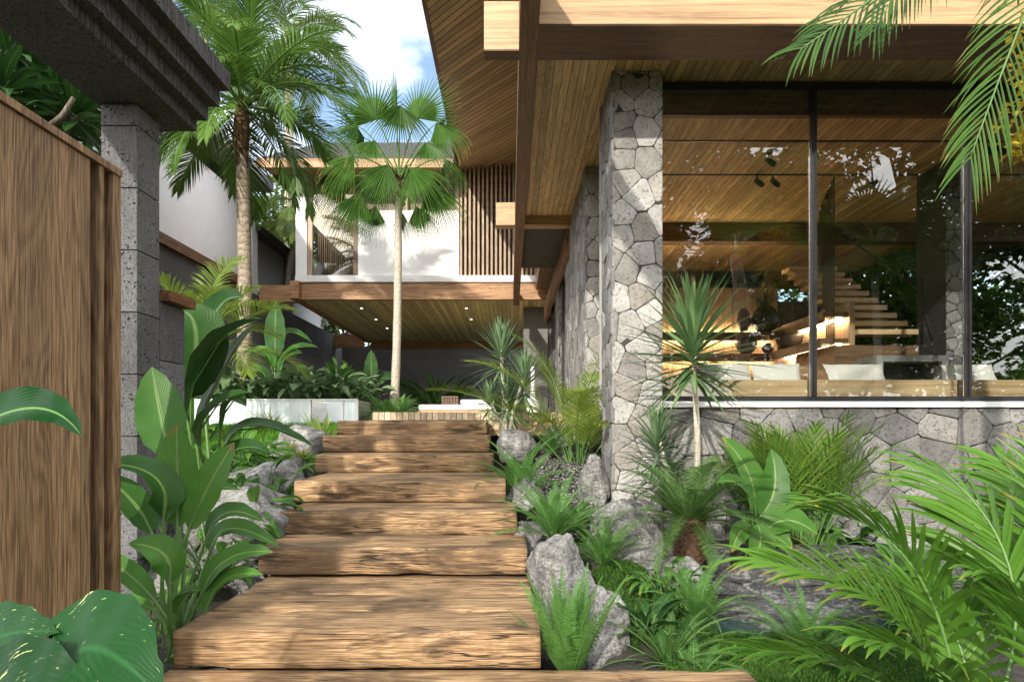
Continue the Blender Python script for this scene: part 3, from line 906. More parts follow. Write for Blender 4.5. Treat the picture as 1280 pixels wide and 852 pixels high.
# hip roof
mb = MB()
mb.add([(-7.25, 19.6, 7.64), (-1.62, 19.6, 7.64), (-1.62, 31.0, 7.64), (-7.25, 31.0, 7.64), (-6.4, 23.4, 9.68), (-1.62, 23.4, 9.68), (-6.4, 28, 9.68), (-1.62, 28, 9.68)],
       [(0, 1, 5, 4), (0, 4, 6, 3), (4, 5, 7, 6), (3, 6, 7, 2), (1, 2, 7, 5), (0, 3, 2, 1)])
for i in range(15):                                            # tile courses
    k0 = i / 15
    z = 7.66 + 2.04 * k0
    y = 19.6 + 3.8 * k0
    xl = -7.25 + .85 * k0
    x = xl
    while x < -1.7:
        e = min(x + .3, -1.63)
        mb.box(x, e - .012, y - .03, y + .3, z - .03, z + .045 + rng.uniform(0, .02))
        x += .3
flat(mb, 'roof', M['tile_roof'], Pv)
one('fascia', (-7.28, -1.64, 19.52, 19.59, 7.41, 7.66), M['beam_far'], Pv)
one('eave_soffit', (-7.2, -1.64, 19.6, 20.5, 7.56, 7.635), M['beam_far'], Pv)
# ground floor wall pieces
mb = MB()
for i in range(2):
    for j in range(7):
        mb.box(.42 + .42 * i, .42 + .41 * (i + 1), 21.9, 22.05, .2 + .52 * j, .2 + .52 * j + .513)
flat(mb, 'tiled_wall', M['tile_wall'], Pv)
for i, (px, py) in enumerate(((452, 385), (470, 399), (484, 410), (589, 399), (583, 385))):
    d = 3.83 * F / (CY - py)
    p = at(px, py, d)
    mb = MB(); mb.lathe([(.04, 0), (.04, -.012), (.03, -.012), (.03, -.004)], n=14)
    o = mb.build('ceiling_light', M['spot'], Pv, loc=(p.x, d, 3.828))
    dl = bpy.data.lights.new('downlight', 'SPOT')
    dl.energy = 110; dl.spot_size = R(150); dl.spot_blend = .6; dl.shadow_soft_size = .05; dl.color = (1, .9, .7)
    lo = bpy.data.objects.new('downlight', dl); COL.objects.link(lo); lo.location = (p.x, d, 3.80); lo.parent = Pv

# boundary walls
def course_wall(name, x0, x1, y0, y1, z0, z1, mat, lab, ch=.6, bw=1.2, axis='y', cat='wall'):
    mb = MB()
    nz = max(1, round((z1 - z0) / ch))
    L = (y1 - y0) if axis == 'y' else (x1 - x0)
    for j in range(nz):
        a = -(j % 2) * bw * .5
        while a < L:
            s, e = max(0, a), min(L, a + bw)
            if e - s > .05:
                zz0, zz1 = z0 + (z1 - z0) * j / nz, z0 + (z1 - z0) * (j + 1) / nz
                rv = rng.random()
                if axis == 'y': mb.box(x0, x1, y0 + s, y0 + e - .006, zz0, zz1 - .006, r=rv)
                else: mb.box(x0 + s, x0 + e - .006, y0, y1, zz0, zz1 - .006, r=rv)
            a += bw
    o = flat(mb, name, mat)
    return tag(o, lab, cat)


course_wall('boundary_wall', -8.15, -7.9, 11.5, 32.0, -.2, 4.1, M['wall_grey'], 'dark grey block side wall running back beside the planting bed', .55, 1.1)
course_wall('boundary_wall', -8.1, 6, 32.1, 32.4, -.1, 3.78, M['wall_grey'], 'dark grey block wall closing the terrace under the pavilion', .62, 1.24, 'x')
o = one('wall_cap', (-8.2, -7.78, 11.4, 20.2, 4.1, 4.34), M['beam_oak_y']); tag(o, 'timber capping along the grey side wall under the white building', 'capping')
# white neighbour building
B = thing('white_building', 'white rendered building beyond the side wall with dark eave', 'building', (0, 0, 0))
one('wall', (-13, -8.3, 10.0, 21.7, -.2, 7.1), M['white'], B)
one('corner_pier', (-8.9, -8.22, 21.72, 22.2, -.2, 7.15), M['white_trim'], B)
one('window_band', (-12.9, -8.5, 10.1, 21.6, 7.1, 7.62), M['black'], B)
boxes('mullion', [(-8.52, -8.44, y, y + .07, 7.1, 7.62) for y in (12.5, 15, 17.6, 20.2)], M['white_trim'], B)
one('eave', (-13.5, -7.7, 9.5, 22.2, 7.62, 7.9), M['concrete'], B)
one('rear_wall', (-13, -8.9, 22.25, 34, -.2, 6.6), M['white'], B)
mb = MB(); mb.prism([(-8.1, 6.3), (-8.0, 6.45), (-12, 8.0), (-12, 7.8)], 'y', 22.0, 35); flat(mb, 'rear_eave', M['dark_grey'], B)
one('balcony_edge', (-8.85, -6.6, 22.3, 22.6, 4.4, 4.62), M['white_trim'], B)

# ------------------------------------------------------------------ entrance: lintel, pillar, gate
E = thing('stone_gateway', 'dark pitted lava stone gateway with stepped lintel on square pillar', 'gateway', (0, 0, 0))
prof = [(-3.04, 2.37), (-2.52, 2.37), (-2.52, 2.455), (-2.43, 2.455), (-2.43, 2.565), (-2.34, 2.565), (-2.34, 2.69), (-2.25, 2.69), (-2.25, 2.83),
        (-3.34, 2.83), (-3.34, 2.69), (-3.22, 2.69), (-3.22, 2.565), (-3.13, 2.565), (-3.13, 2.455), (-3.04, 2.455)]
mb = MB()
ysl = [.3, 1.2, 2.35, 3.45, 4.45, 5.49]
for a, b in zip(ysl, ysl[1:]):
    mb.prism(prof, 'y', a, b - .006)
flat(mb, 'lintel', M['lava_lintel'], E)
for (y0, y1, top) in ((5.0, 5.32, 2.366), (.6, .95, 2.366)):
    mb = MB()
    z = -1.6
    zs = []
    zt = top
    while zt > -1.6:
        zb = zt - (.16 if zt == top else .455)
        mb.box(-3.0 if y0 > 2 else -3.0, -2.735, y0, y1, max(zb, -1.6), zt - .006, bev=.006, r=rng.random())
        zt = zb
    mb.build('pillar', M['lava'], E, smooth=False)
mb = MB()
zt = .98
while zt > -1.6:
    mb.box(-3.0, -2.735, 5.326, 5.73, max(zt - .46, -1.6), zt - .006, bev=.005, r=rng.random()); zt -= .46
mb.build('wing_wall', M['lava'], E, smooth=False)
one('wall_cap', (-3.05, -2.655, 5.33, 5.76, .985, 1.065), M['beam_oak_y'], E)

gt = thing('timber_gate', 'tall solid timber gate leaf with two vertical slots near its edge', 'gate', (-2.3, 0, 0))
one('panel', (-.09, -.018, 2.35, 3.765, -1.45, 1.47), M['gate'], gt)
one('top_rail', (-.125, .0, 2.35, 4.05, 1.475, 1.515), M['gate'], gt)
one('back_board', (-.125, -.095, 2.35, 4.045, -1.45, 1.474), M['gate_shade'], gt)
for a, b in ((3.84, 3.882), (3.967, 4.05)):
    one('stile', (-.09, -.012, a, b, -1.45, 1.473), M['gate'], gt)
# ------------------------------------------------------------------ pool, pond, rocks
t = NT('pool_tile')
oc = t.obj(); X, Y, Z = t.xyz(oc)
st = t.noise(t.comb(t.math('MULTIPLY', X, 7.0), 0.0, t.math('MULTIPLY', Z, .6)), 1.0, 4, .6)  # vertical reflection streaks of the wall, put into its colour
bl = t.noise(oc, 3.2, 4, .6)
colr = t.ramp(t.math('ADD', t.math('MULTIPLY', st, .6), t.math('MULTIPLY', bl, .4)), [(.3, (.30, .42, .42)), (.5, (.55, .64, .63)), (.65, (.76, .80, .79))])
fx = t.math('FRACT', t.math('MULTIPLY', X, 4.2))
gx = t.ramp(fx, [(.0, 1.0), (.03, 0.0)])
colr = t.mix(t.math('MULTIPLY', gx, .5), colr, (.30, .40, .40))
M['pool_tile'] = t.done(t.bsdf(colr, .12, t.bump(st, .15, .01), Specular_IOR_Level=.8))
t = NT('water')
oc = t.obj()
w = t.noise(oc, 5, 4, .6)
w2 = t.noise(oc, 1.6, 3)
colr = t.ramp(w2, [(.35, (.012, .032, .030)), (.65, (.03, .075, .066))])
M['water'] = t.done(t.bsdf(colr, .05, t.bump(w, .25, .02), Specular_IOR_Level=.7))
M['pool_water'] = M['water']
P = thing('raised_pool', 'raised pale tiled pool with wet glossy front wall and glass end', 'pool', (0, 11, 0))
one('front_wall', (-6.2, -3.22, 0, .06, -.3, .425), M['pool_tile'], P)
one('front_wall', (-3.215, -2.52, 0, .06, -.3, .05), M['pool_tile'], P)
one('rim', (-6.2, -2.46, -.02, .08, .428, .445), M['white_trim'], P)
boxes('corner_frame', [(-2.515, -2.455, 0, .06, -.3, .427), (-2.72, -2.69, .005, .05, .051, .427)], M['white_trim'], P)
one('glass_end', (-3.21, -2.52, .02, .03, .052, .427), M['glass_far'], P)
one('side_wall', (-2.51, -2.455, .065, .95, -.3, .425), M['pool_tile'], P)
one('rear_wall', (-6.2, -2.52, .9, .95, -.3, .43), M['pool_tile'], P)
one('water', (-6.2, -3.2, .085, .895, .3, .405), M['water'], P)

# planting bed behind the pool
mb = MB()
n = 24
xs = [-7.9 + 5.6 * i / n for i in range(n + 1)]
ys = [11.97 + 8 * i / n for i in range(n + 1)]
vs = [(x, y, .37 + noise.noise(V((x, y, 3))) * .08 - max(0, x + 2.9) * .3) for y in ys for x in xs]
mb.add(vs, [(j * (n + 1) + i, j * (n + 1) + i + 1, (j + 1) * (n + 1) + i + 1, (j + 1) * (n + 1) + i) for j in range(n) for i in range(n)])
struct(mb.build('planting_bed', M['ground']), 'raised soil bed of shrubs behind the pool')

# pond
mb = MB()
def sheet(x0, x1, y0, y1, z, n=10, wob=.12):
    vs = []
    for j in range(n + 1):
        for i in range(n + 1):
            vs.append((x0 + (x1 - x0) * i / n, y0 + (y1 - y0) * j / n, z))
    mb.add(vs, [(j * (n + 1) + i, j * (n + 1) + i + 1, (j + 1) * (n + 1) + i + 1, (j + 1) * (n + 1) + i) for j in range(n) for i in range(n)])
sheet(.8, 6.5, 4.3, 7.3, -1.40)
struct(mb.build('pond_water', M['water']), 'teal pond water between the rocks')
mb = MB(); sheet(.25, 1.0, 9.2, 9.88, -.19)
struct(mb.build('stream_water', M['water']), 'small teal pool of water under the deck edge')
t = NT('gravel')
oc = t.obj()
vo = t.n('TexVoronoi', {'Scale': 34.0}, feature='F1'); t.set(vo.inputs['Vector'], oc)
r_ = t.xyz(vo.outputs['Color'])[0]
colr = t.mix(t.ramp(vo.outputs['Distance'], [(.25, 0.0), (.6, 1.0)]), t.ramp(r_, [(.0, (.16, .155, .14)), (.6, (.38, .365, .33)), (1.0, (.58, .56, .52))]), (.03, .03, .025))
M['gravel'] = t.done(t.bsdf(colr, .85, t.bump(t.math('SUBTRACT', 1.0, vo.outputs['Distance']), .9, .03)))
mb = MB()
n = 30
vs = []
for j in range(n + 1):
    for i in range(n + 1):
        x, y = .1 + .98 * i / n, 6.3 + 3.0 * j / n
        vs.append((x, y, ground_z(x, y) + (.0 if x > .3 else .1) + .05 + .03 * noise.noise(V((x * 6, y * 6, 0)))))
mb.add(vs, [(j * (n + 1) + i, j * (n + 1) + i + 1, (j + 1) * (n + 1) + i + 1, (j + 1) * (n + 1) + i) for j in range(n) for i in range(n)])
# single pebbles on the bed
for k in range(500):
    x, y = rng.uniform(.25, 1.05), rng.uniform(6.0, 8.6)
    z = ground_z(x, y) + .06
    s = rng.uniform(.012, .034)
    pts = []
    a0 = rng.random() * 6
    mb.lathe([(s * .5, -s * .4), (s, 0), (s * .6, s * .4)], (x, y, z), 6)
o = mb.build('gravel', M['gravel']); o['kind'] = 'stuff'; o['label'] = 'pale gravel bed of the dry stream'

# rocks
t = NT('rock')
oc = t.obj()
n1 = t.noise(oc, 3.0, 7, .68, .5)
n2 = t.noise(oc, 45, 5, .75)
n3 = t.noise(t.n('Mapping', {'Vector': oc, 'Scale': (2.2, 2.2, 7.0), 'Rotation': (.4, .3, 0)}).outputs[0], 3.5, 6, .7, 1.2)
colr = t.ramp(t.math('ADD', t.math('MULTIPLY', n1, .5), t.math('ADD', t.math('MULTIPLY', n2, .3), t.math('MULTIPLY', n3, .25))), [(.41, (.06, .06, .058)), (.52, (.24, .235, .228)), (.62, (.48, .475, .46))])
colr = t.mix(t.ramp(n2, [(.34, .75), (.46, 0.0)]), colr, (.05, .05, .048))
geo = t.n('NewGeometry')
nz_ = t.xyz(geo.outputs['Normal'])[2]
ms = t.math('MULTIPLY', t.ramp(t.noise(oc, 4.5, 5, .7), [(.55, 0.0), (.68, 1.0)]), t.ramp(nz_, [(.5, 0.0), (.9, .6)]))
colr = t.mix(ms, colr, (.05, .09, .02))
M['rock'] = t.done(t.bsdf(colr, .9, t.bump(t.math('ADD', t.math('MULTIPLY', n2, .4), t.math('ADD', n1, n3)), 1.0, .03)))
t = NT('rock_dark')
oc = t.obj()
n1 = t.noise(t.n('Mapping', {'Vector': oc, 'Scale': (1.6, 1.6, 6.0)}).outputs[0], 3.0, 7, .7, 1.0)
n2 = t.noise(oc, 40, 5, .75)
colr = t.ramp(t.math('ADD', t.math('MULTIPLY', n1, .65), t.math('MULTIPLY', n2, .4)), [(.43, (.02, .02, .021)), (.53, (.07, .07, .069)), (.63, (.25, .25, .24))])
M['rock_dark'] = t.done(t.bsdf(colr, .75, t.bump(t.math('ADD', n1, t.math('MULTIPLY', n2, .4)), 1.0, .03)))


def rock(loc, size, seed, lab, mat='rock', rz=0, flat_=.0, ridge=.35, name='boulder', group=None):
    bm = bmesh.new()
    bmesh.ops.create_icosphere(bm, subdivisions=5, radius=1)
    sx, sy, sz = size
    rg = random.Random(seed)
    planes = []
    for _ in range(9):
        d = V((rg.gauss(0, 1), rg.gauss(0, 1), rg.gauss(0, .8))).normalized()
        planes.append((d, rg.uniform(.68, .95)))
    for v in bm.verts:
        p = v.co.copy()
        for d, h in planes:                                    # broken facets
            k = p.dot(d) - h
            if k > 0: p -= d * k * .85
        q = p * 1.1 + V((seed * 3.7, seed, 0))
        k = 1 + noise.fractal(q, 1.0, 2.0, 4) * ridge * .55 + abs(noise.noise(q * 2.3)) * ridge * .3 + noise.fractal(q * 6, .9, 2.0, 3) * .035
        p = p * k
        if flat_:
            lay = p.z * sz / flat_
            fr = lay - math.floor(lay)
            p.z = (math.floor(lay) + min(1, fr * 2.2) * .9 + fr * .1) * flat_ / sz
            if fr > .7: p.x *= 1.05; p.y *= 1.07
        v.co = V((p.x * sx, p.y * sy, p.z * sz))
    mb = MB()
    bm.verts.index_update()
    mb.add([v.co.copy() for v in bm.verts], [[v.index for v in f.verts] for f in bm.faces])
    bm.free()
    o = mb.build(name, M[mat], None, loc=loc)
    o.rotation_euler = (0, 0, rz)
    return tag(o, lab, 'rock', group)


RG = 'boulders along the steps and pond'
rock((-2.45, 6.2, -1.12), (.62, .95, .58), 3, 'large pale boulder left of the middle steps', rz=.2, group=RG)
rock((-2.62, 7.7, -.72), (.52, .8, .40), 5, 'pale boulder left of the upper steps beside the fern', rz=-.2, group=RG)
rock((-3.1, 5.5, -1.35), (.55, .6, .5), 8, 'dim grey boulder behind the big paddle leaved plant', group=RG)
rock((-2.75, 9.0, -.30), (.42, .55, .3), 9, 'low pale boulder near the top of the steps', group=RG)
rock((.36, 5.05, -1.14), (.24, .32, .32), 12, 'rounded grey boulder under the spreading fern beside the steps', rz=.5, group=RG)
rock((1.02, 6.0, -1.08), (.30, .34, .44), 15, 'tall pale boulder at the foot of the front stone column', rz=.9, group=RG)
rock((.47, 4.42, -1.36), (.30, .28, .36), 17, 'pointed dark grey boulder behind the upright fern', rz=.1, group=RG)
rock((.90, 7.35, -.66), (.16, .22, .34), 19, 'upright pale stone beside the feathery palm by the column', group=RG)
rock((.08, 8.6, -.25), (.24, .3, .26), 22, 'smooth grey boulder under the many headed yucca', group=RG)
rock((.74, 9.0, -.2), (.30, .3, .24), 24, 'grey boulder by the small water under the deck', group=RG)
rock((.12, 6.9, -.72), (.2, .3, .2), 25, 'half hidden pale boulder under the middle fern', group=RG)
rock((.16, 5.9, -1.0), (.17, .3, .2), 26, 'small pale boulder at the end of the third step', group=RG)
LG = 'dark layered ledge rocks'
rock((2.35, 6.35, -1.38), (1.15, .40, .33), 31, 'long dark ledge rock under the cycad', 'rock_dark', 0, .10, name='ledge_rock', group=LG)
rock((2.45, 5.62, -1.50), (1.05, .38, .33), 33, 'middle dark layered ledge rock stepping down from the cycad ledge', 'rock_dark', .1, .09, name='ledge_rock', group=LG)
rock((2.15, 5.0, -1.60), (.95, .34, .30), 35, 'lowest dark layered ledge rock nearest the landing', 'rock_dark', -.1, .09, name='ledge_rock', group=LG)
rock((3.7, 5.9, -1.45), (.7, .6, .32), 36, 'dark ledge rock half hidden by the corner palm', 'rock_dark', .3, .10, name='ledge_rock', group=LG)
rock((3.7, 6.75, -1.2), (.5, .4, .35), 37, 'grey boulder against the low window wall', 'rock', group=RG)
rock((1.35, 5.5, -1.22), (.22, .2, .16), 39, 'small pale rock in the pond below the cycad', group=RG)

# ------------------------------------------------------------------ leaf materials
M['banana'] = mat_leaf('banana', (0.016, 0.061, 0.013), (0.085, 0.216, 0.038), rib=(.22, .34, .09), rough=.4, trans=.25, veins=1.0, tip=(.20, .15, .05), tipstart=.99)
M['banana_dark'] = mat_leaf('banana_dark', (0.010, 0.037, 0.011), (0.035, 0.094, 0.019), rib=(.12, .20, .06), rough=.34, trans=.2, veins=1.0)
M['stalk'] = mat_plain('stalk', (.10, .20, .05), .45, .25, 9, .1)
M['pothos'] = mat_leaf('pothos', (.003, .026, .006), (.010, .062, .012), rib=(.02, .10, .025), rough=.42, trans=.2, veins=.7, spots=(.55, .60, .25), freq=11)
M['plain_leaf'] = mat_leaf('plain_leaf', (.005, .036, .008), (.022, .10, .02), rib=(.14, .28, .08), rough=.24, trans=.2, veins=.7, freq=11)
M['areca'] = mat_leaf('areca', (.025, .085, .010), (.115, .255, .030), rough=.34, trans=.35, tip=(.30, .24, .06), tipstart=.86)
M['areca_light'] = mat_leaf('areca_light', (.085, .16, .018), (.29, .385, .055), rough=.36, trans=.4, tip=(.30, .28, .08), tipstart=.8)
M['bamboo'] = mat_leaf('bamboo', (.045, .125, .016), (.17, .29, .045), rough=.42, trans=.35, tip=(.34, .27, .07), tipstart=.8)
M['coco'] = mat_leaf('coco', (.025, .078, .012), (.115, .215, .035), rough=.42, trans=.3, tip=(.24, .20, .07), tipstart=.9)
M['coco_far'] = mat_leaf('coco_far', (0.054, 0.108, 0.032), (0.179, 0.243, 0.065), rough=.45, trans=.35)
M['fanp'] = mat_leaf('fanp', (.010, .045, .009), (.075, .165, .028), rough=.42, trans=.16, tip=(.28, .25, .08), tipstart=.86)
M['yucca'] = mat_leaf('yucca', (.04, .115, .045), (.19, .315, .12), rib=(.3, .38, .18), rough=.42, trans=.25, tip=(.30, .28, .14), tipstart=.9)
M['yucca_pale'] = mat_leaf('yucca_pale', (.055, .12, .06), (.22, .33, .17), rib=(.32, .40, .24), rough=.45, trans=.25)
M['hang'] = mat_leaf('hang', (.012, .050, .010), (.075, .165, .03), rough=.4, trans=.25, tip=(.26, .24, .08), tipstart=.88)
M['fern'] = mat_leaf('fern', (.04, .135, .028), (.145, .31, .07), rough=.45, trans=.4)
M['fern_pale'] = mat_leaf('fern_pale', (0.140, 0.243, 0.054), (0.373, 0.486, 0.130), rough=.5, trans=.4)
M['cycad'] = mat_leaf('cycad', (0.019, 0.061, 0.017), (0.093, 0.176, 0.043), rough=.36, trans=.2)
M['calathea'] = mat_leaf('calathea', (.03, .105, .016), (.10, .235, .04), rib=(.25, .36, .12), rough=.35, trans=.35, veins=.9, tip=(.48, .36, .03), tipstart=.92)
M['philo'] = mat_leaf('philo', (.05, .105, .045), (.19, .285, .13), rib=(.18, .27, .12), rough=.34, trans=.25, veins=.4, freq=9)
M['grass'] = mat_leaf('grass', (0.039, 0.135, 0.011), (0.132, 0.324, 0.030), rough=.6, trans=.35)
M['moss'] = mat_leaf('moss', (.018, .055, .010), (.065, .15, .022), rough=.7, trans=.25)
M['tuft'] = mat_leaf('tuft', (0.109, 0.162, 0.022), (0.373, 0.378, 0.065), rough=.5, trans=.35, tip=(.38, .27, .08), tipstart=.75)
M['tree_leaf'] = mat_leaf('tree_leaf', (.025, .075, .016), (.11, .20, .04), rough=.42, trans=.3)
M['far_leaf'] = mat_leaf('far_leaf', (0.039, 0.088, 0.019), (0.155, 0.216, 0.049), rough=.5, trans=.3)
M['gold_leaf'] = mat_leaf('gold_leaf', (0.186, 0.176, 0.013), (0.528, 0.378, 0.032), rough=.42, trans=.4, tip=(.36, .10, .04), tipstart=.95)
M['dark_leaf'] = mat_leaf('dark_leaf', (0.010, 0.033, 0.009), (0.038, 0.088, 0.019), rough=.4, trans=.2)
t = NT('palm_trunk')
oc = t.obj(); X, Y, Z = t.xyz(oc)
q = t.math('ADD', t.math('MULTIPLY', Z, 7.5), t.math('MULTIPLY', t.noise(oc, 7, 4), 2.2))
rg_ = t.math('FRACT', q)
n2 = t.noise(t.comb(t.math('MULTIPLY', X, 60), t.math('MULTIPLY', Y, 60), t.math('MULTIPLY', Z, 8)), 1.0, 4, .65)
colr = t.ramp(t.math('ADD', t.math('MULTIPLY', n2, .8), t.math('MULTIPLY', rg_, .2)), [(.3, (.17, .12, .08)), (.55, (.40, .33, .25)), (.75, (.58, .52, .43))])
colr = t.mix(t.ramp(rg_, [(.0, 1.0), (.1, 0.0), (.9, 0.0), (1.0, 1.0)]), colr, (.11, .08, .055))
M['palm_trunk'] = t.done(t.bsdf(colr, .85, t.bump(t.math('ADD', n2, t.math('MULTIPLY', rg_, 1.2)), .7, .02)))
t = NT('palm_pale')
oc = t.obj(); X, Y, Z = t.xyz(oc)
rg_ = t.math('FRACT', t.math('ADD', t.math('MULTIPLY', Z, 13.0), t.math('MULTIPLY', t.noise(oc, 9, 3), 1.2)))
n2 = t.noise(t.comb(t.math('MULTIPLY', X, 70), t.math('MULTIPLY', Y, 70), t.math('MULTIPLY', Z, 10)), 1.0, 4, .65)
colr = t.ramp(n2, [(.35, (.30, .25, .19)), (.5, (.48, .43, .35)), (.62, (.60, .56, .47))])
colr = t.mix(t.ramp(rg_, [(.0, .7), (.12, 0.0)]), colr, (.17, .13, .09))
M['palm_pale'] = t.done(t.bsdf(colr, .85, t.bump(t.math('ADD', n2, rg_), .5, .015)))
M['fibre'] = mat_wood('fibre', (.05, .028, .015), (.13, .08, .04), (.23, .15, .08), along='Z', across='X', rough=.9, bump=.9)
M['bark'] = mat_wood('bark', (.05, .038, .028), (.12, .095, .07), (.22, .18, .14), along='Z', across='X', rough=.9, bump=.9)
M['cyc_trunk'] = mat_plain('cyc_trunk', (.10, .055, .03), .9, .5, 22, .9)

# ------------------------------------------------------------------ leaf shapes
def sample(tab, t):
    for (a, va), (b, vb) in zip(tab, tab[1:]):
        if t <= b:
            k = (t - a) / (b - a)
            k = k * k * (3 - 2 * k)
            return va + (vb - va) * k
    return tab[-1][1]


PADDLE = [(0, .02), (.07, .5), (.2, .86), (.42, 1.0), (.65, .88), (.85, .55), (.95, .25), (1, .0)]
LANCE = [(0, .08), (.15, .6), (.4, 1.0), (.65, .8), (.88, .32), (1, .0)]
HEART = [(0, .62), (.06, .9), (.2, 1.0), (.42, .92), (.65, .66), (.85, .32), (1, .0)]
STRAP = [(0, .55), (.15, .85), (.4, 1.0), (.7, .75), (.9, .33), (1, .0)]
BLADE = [(0, .6), (.2, 1.0), (.6, .75), (.9, .28), (1, .0)]


def bez(p0, p1, p2, n):
    return [p0 * (1 - t) ** 2 + p1 * 2 * t * (1 - t) + p2 * t * t for t in [i / n for i in range(n + 1)]]


def arc(start, az, el, L, droop, n=10, power=1.3, curl=0.0):
    pts = [V(start)]
    for i in range(n):
        s = (i + .5) / n
        e = el - droop * s ** power
        a = az + curl * s
        pts.append(pts[-1] + V((math.cos(a) * math.cos(e), math.sin(a) * math.cos(e), math.sin(e))) * (L / n))
    return pts


def frames(pts, up=None, roll=0.0):
    S, U = [], []
    m = len(pts)
    up = V((0, 0, 1)) if up is None else V(up)
    for i in range(m):
        T = (pts[min(i + 1, m - 1)] - pts[max(i - 1, 0)]).normalized()
        s = T.cross(up)
        if s.length < .15: s = T.cross(V((math.sin(roll), -1, .3)))
        s.normalize()
        u = s.cross(T).normalized()
        if roll:
            s, u = s * math.cos(roll) + u * math.sin(roll), u * math.cos(roll) - s * math.sin(roll)
        if i and s.dot(S[-1]) < 0: s, u = -s, -u
        S.append(s); U.append(u)
    return S, U


def blade(mb, pts, W, tab=PADDLE, fold=.25, up=None, roll=0.0, prof=(-1, -.55, 0, .55, 1), ripple=.0, r=None):
    S, U = frames(pts, up, roll)
    m = len(pts)
    wid = [W * sample(tab, i / (m - 1)) for i in range(m)]
    mb.ribbon(pts, wid, S, U, prof, fold, ripple, rng.random() if r is None else r, rng.random() * 6)


def frond(mb, start, az, el, L, droop, n=26, ll=.5, lw=.02, a0=65, a1=28, vee=.35, ldroop=.6, segs=3, power=1.3, t0=.18, rr=.012, curl=0.0, end=.35, mid=1.0, twist=0.0, jitter=.12, prof3=True, rmat=0, lmat=0, stalk=None, pts=None, rscale=1.0):
    N = 16
    if pts is None: pts = arc(start, az, el, L, droop, N, power, curl)
    N = len(pts) - 1
    S, U = frames(pts, None, twist)
    mb.cur = 1 if stalk else 0
    mb.tube(pts, [rr * (1 - .8 * i / N) for i in range(N + 1)], 5, r=.75)
    mb.cur = 0
    base_r = rng.random()
    for i in range(n):
        t = t0 + (1 - t0) * (i + .5) / n
        x = t * N
        k = min(int(x), N - 1)
        p = pts[k].lerp(pts[k + 1], x - k)
        T = (pts[k + 1] - pts[k]).normalized()
        q = (t - t0) / (1 - t0)
        ln = ll * (sample([(0, .55), (.25, 1.0), (.6, mid * .92), (1, end)], q))
        ang = R(a0 + (a1 - a0) * q)
        for sg in (-1, 1):
            an = ang * rng.uniform(1 - jitter, 1 + jitter)
            l2 = ln * rng.uniform(.88, 1.08)
            d = T * math.cos(an) + (S[k] * sg * math.cos(vee) + U[k] * math.sin(vee)) * math.sin(an)
            d.normalize()
            lp = [p]
            dd = d.copy()
            ld = ldroop * rng.uniform(.6, 1.3)
            for s in range(segs):
                lp.append(lp[-1] + dd * (l2 / segs))
                dd = (dd + V((0, 0, -1)) * ld / segs * (1 + .6 * s)).normalized()
            S2, U2 = frames(lp, U[k] if abs(d.dot(U[k])) < .9 else None)
            wid = [lw * w for w in ((.55, 1.0, .75, .06) if segs == 3 else (.6, 1.0, .05) if segs == 2 else (.5, .85, 1.0, .9, .55, .03))]
            mb.ribbon(lp, wid, S2, U2, (-1, 0, 1) if prof3 else (-1, 1), .35 if prof3 else 0, 0, min(1, max(0, base_r * .5 + rng.random() * .5)) * rscale)


def fan(mb, start, az, el, pet, Rr, n=40, spread=2.5, droop=.5, tilt=0.0, fuse=.4, pdroop=.35, roll=0.0, stalk=True):
    pp = arc(start, az, el, pet, pdroop, 6)
    if stalk:
        mb.cur = 1
        mb.tube(pp, [.016 - .007 * i / 6 for i in range(7)], 5, r=.8)
        mb.cur = 0
    T = (pp[-1] - pp[-2]).normalized()
    T = (T + V((0, 0, -1)) * tilt).normalized()
    S = T.cross(V((0, 0, 1))).normalized()
    U = S.cross(T).normalized()
    S, U = S * math.cos(roll) + U * math.sin(roll), U * math.cos(roll) - S * math.sin(roll)
    h = pp[-1]
    base = rng.random()
    for k in range(n):
        a = spread * (k / (n - 1) * 2 - 1)
        L = Rr * (1 - .22 * abs(a / spread) ** 2) * rng.uniform(.93, 1.05)
        d = T * math.cos(a) + S * math.sin(a) + U * (.16 * math.cos(a) + rng.uniform(-.03, .03))
        d.normalize()
        lp = [h + d * .01]
        dd = d.copy()
        dr = droop * rng.uniform(.6, 1.4)
        for s in range(5):
            lp.append(lp[-1] + dd * (L / 5))
            if s >= 1: dd = (dd + V((0, 0, -1)) * dr * .12 * s).normalized()
        S2, U2 = frames(lp, U)
        w = (spread * 2 / n) * Rr * fuse * .62
        wid = [.004, w * .55, w, w * .78, w * .45, .002]
        mb.ribbon(lp, wid, S2, U2, (-1, 0, 1), .5, 0, min(1, base * .55 + .45 * rng.random()))


def rosette(mb, c, n, L, W, el0=1.5, el1=-.5, droop=.35, segs=6, tab=BLADE, up=.0, fold=.35):
    for i in range(n):
        q = (i + .5) / n
        az = i * 2.39996 + rng.uniform(-.2, .2)
        el = el0 + (el1 - el0) * q ** 1.15 + rng.uniform(-.12, .12)
        l = L * rng.uniform(.8, 1.08) * (.72 + .28 * math.sin(q * 2.6))
        z = -up * q
        pts = arc(V(c) + V((math.cos(az) * .015, math.sin(az) * .015, z)), az, el, l, droop * rng.uniform(.5, 1.5), segs)
        blade(mb, pts, W, tab, fold, prof=(-1, 0, 1))


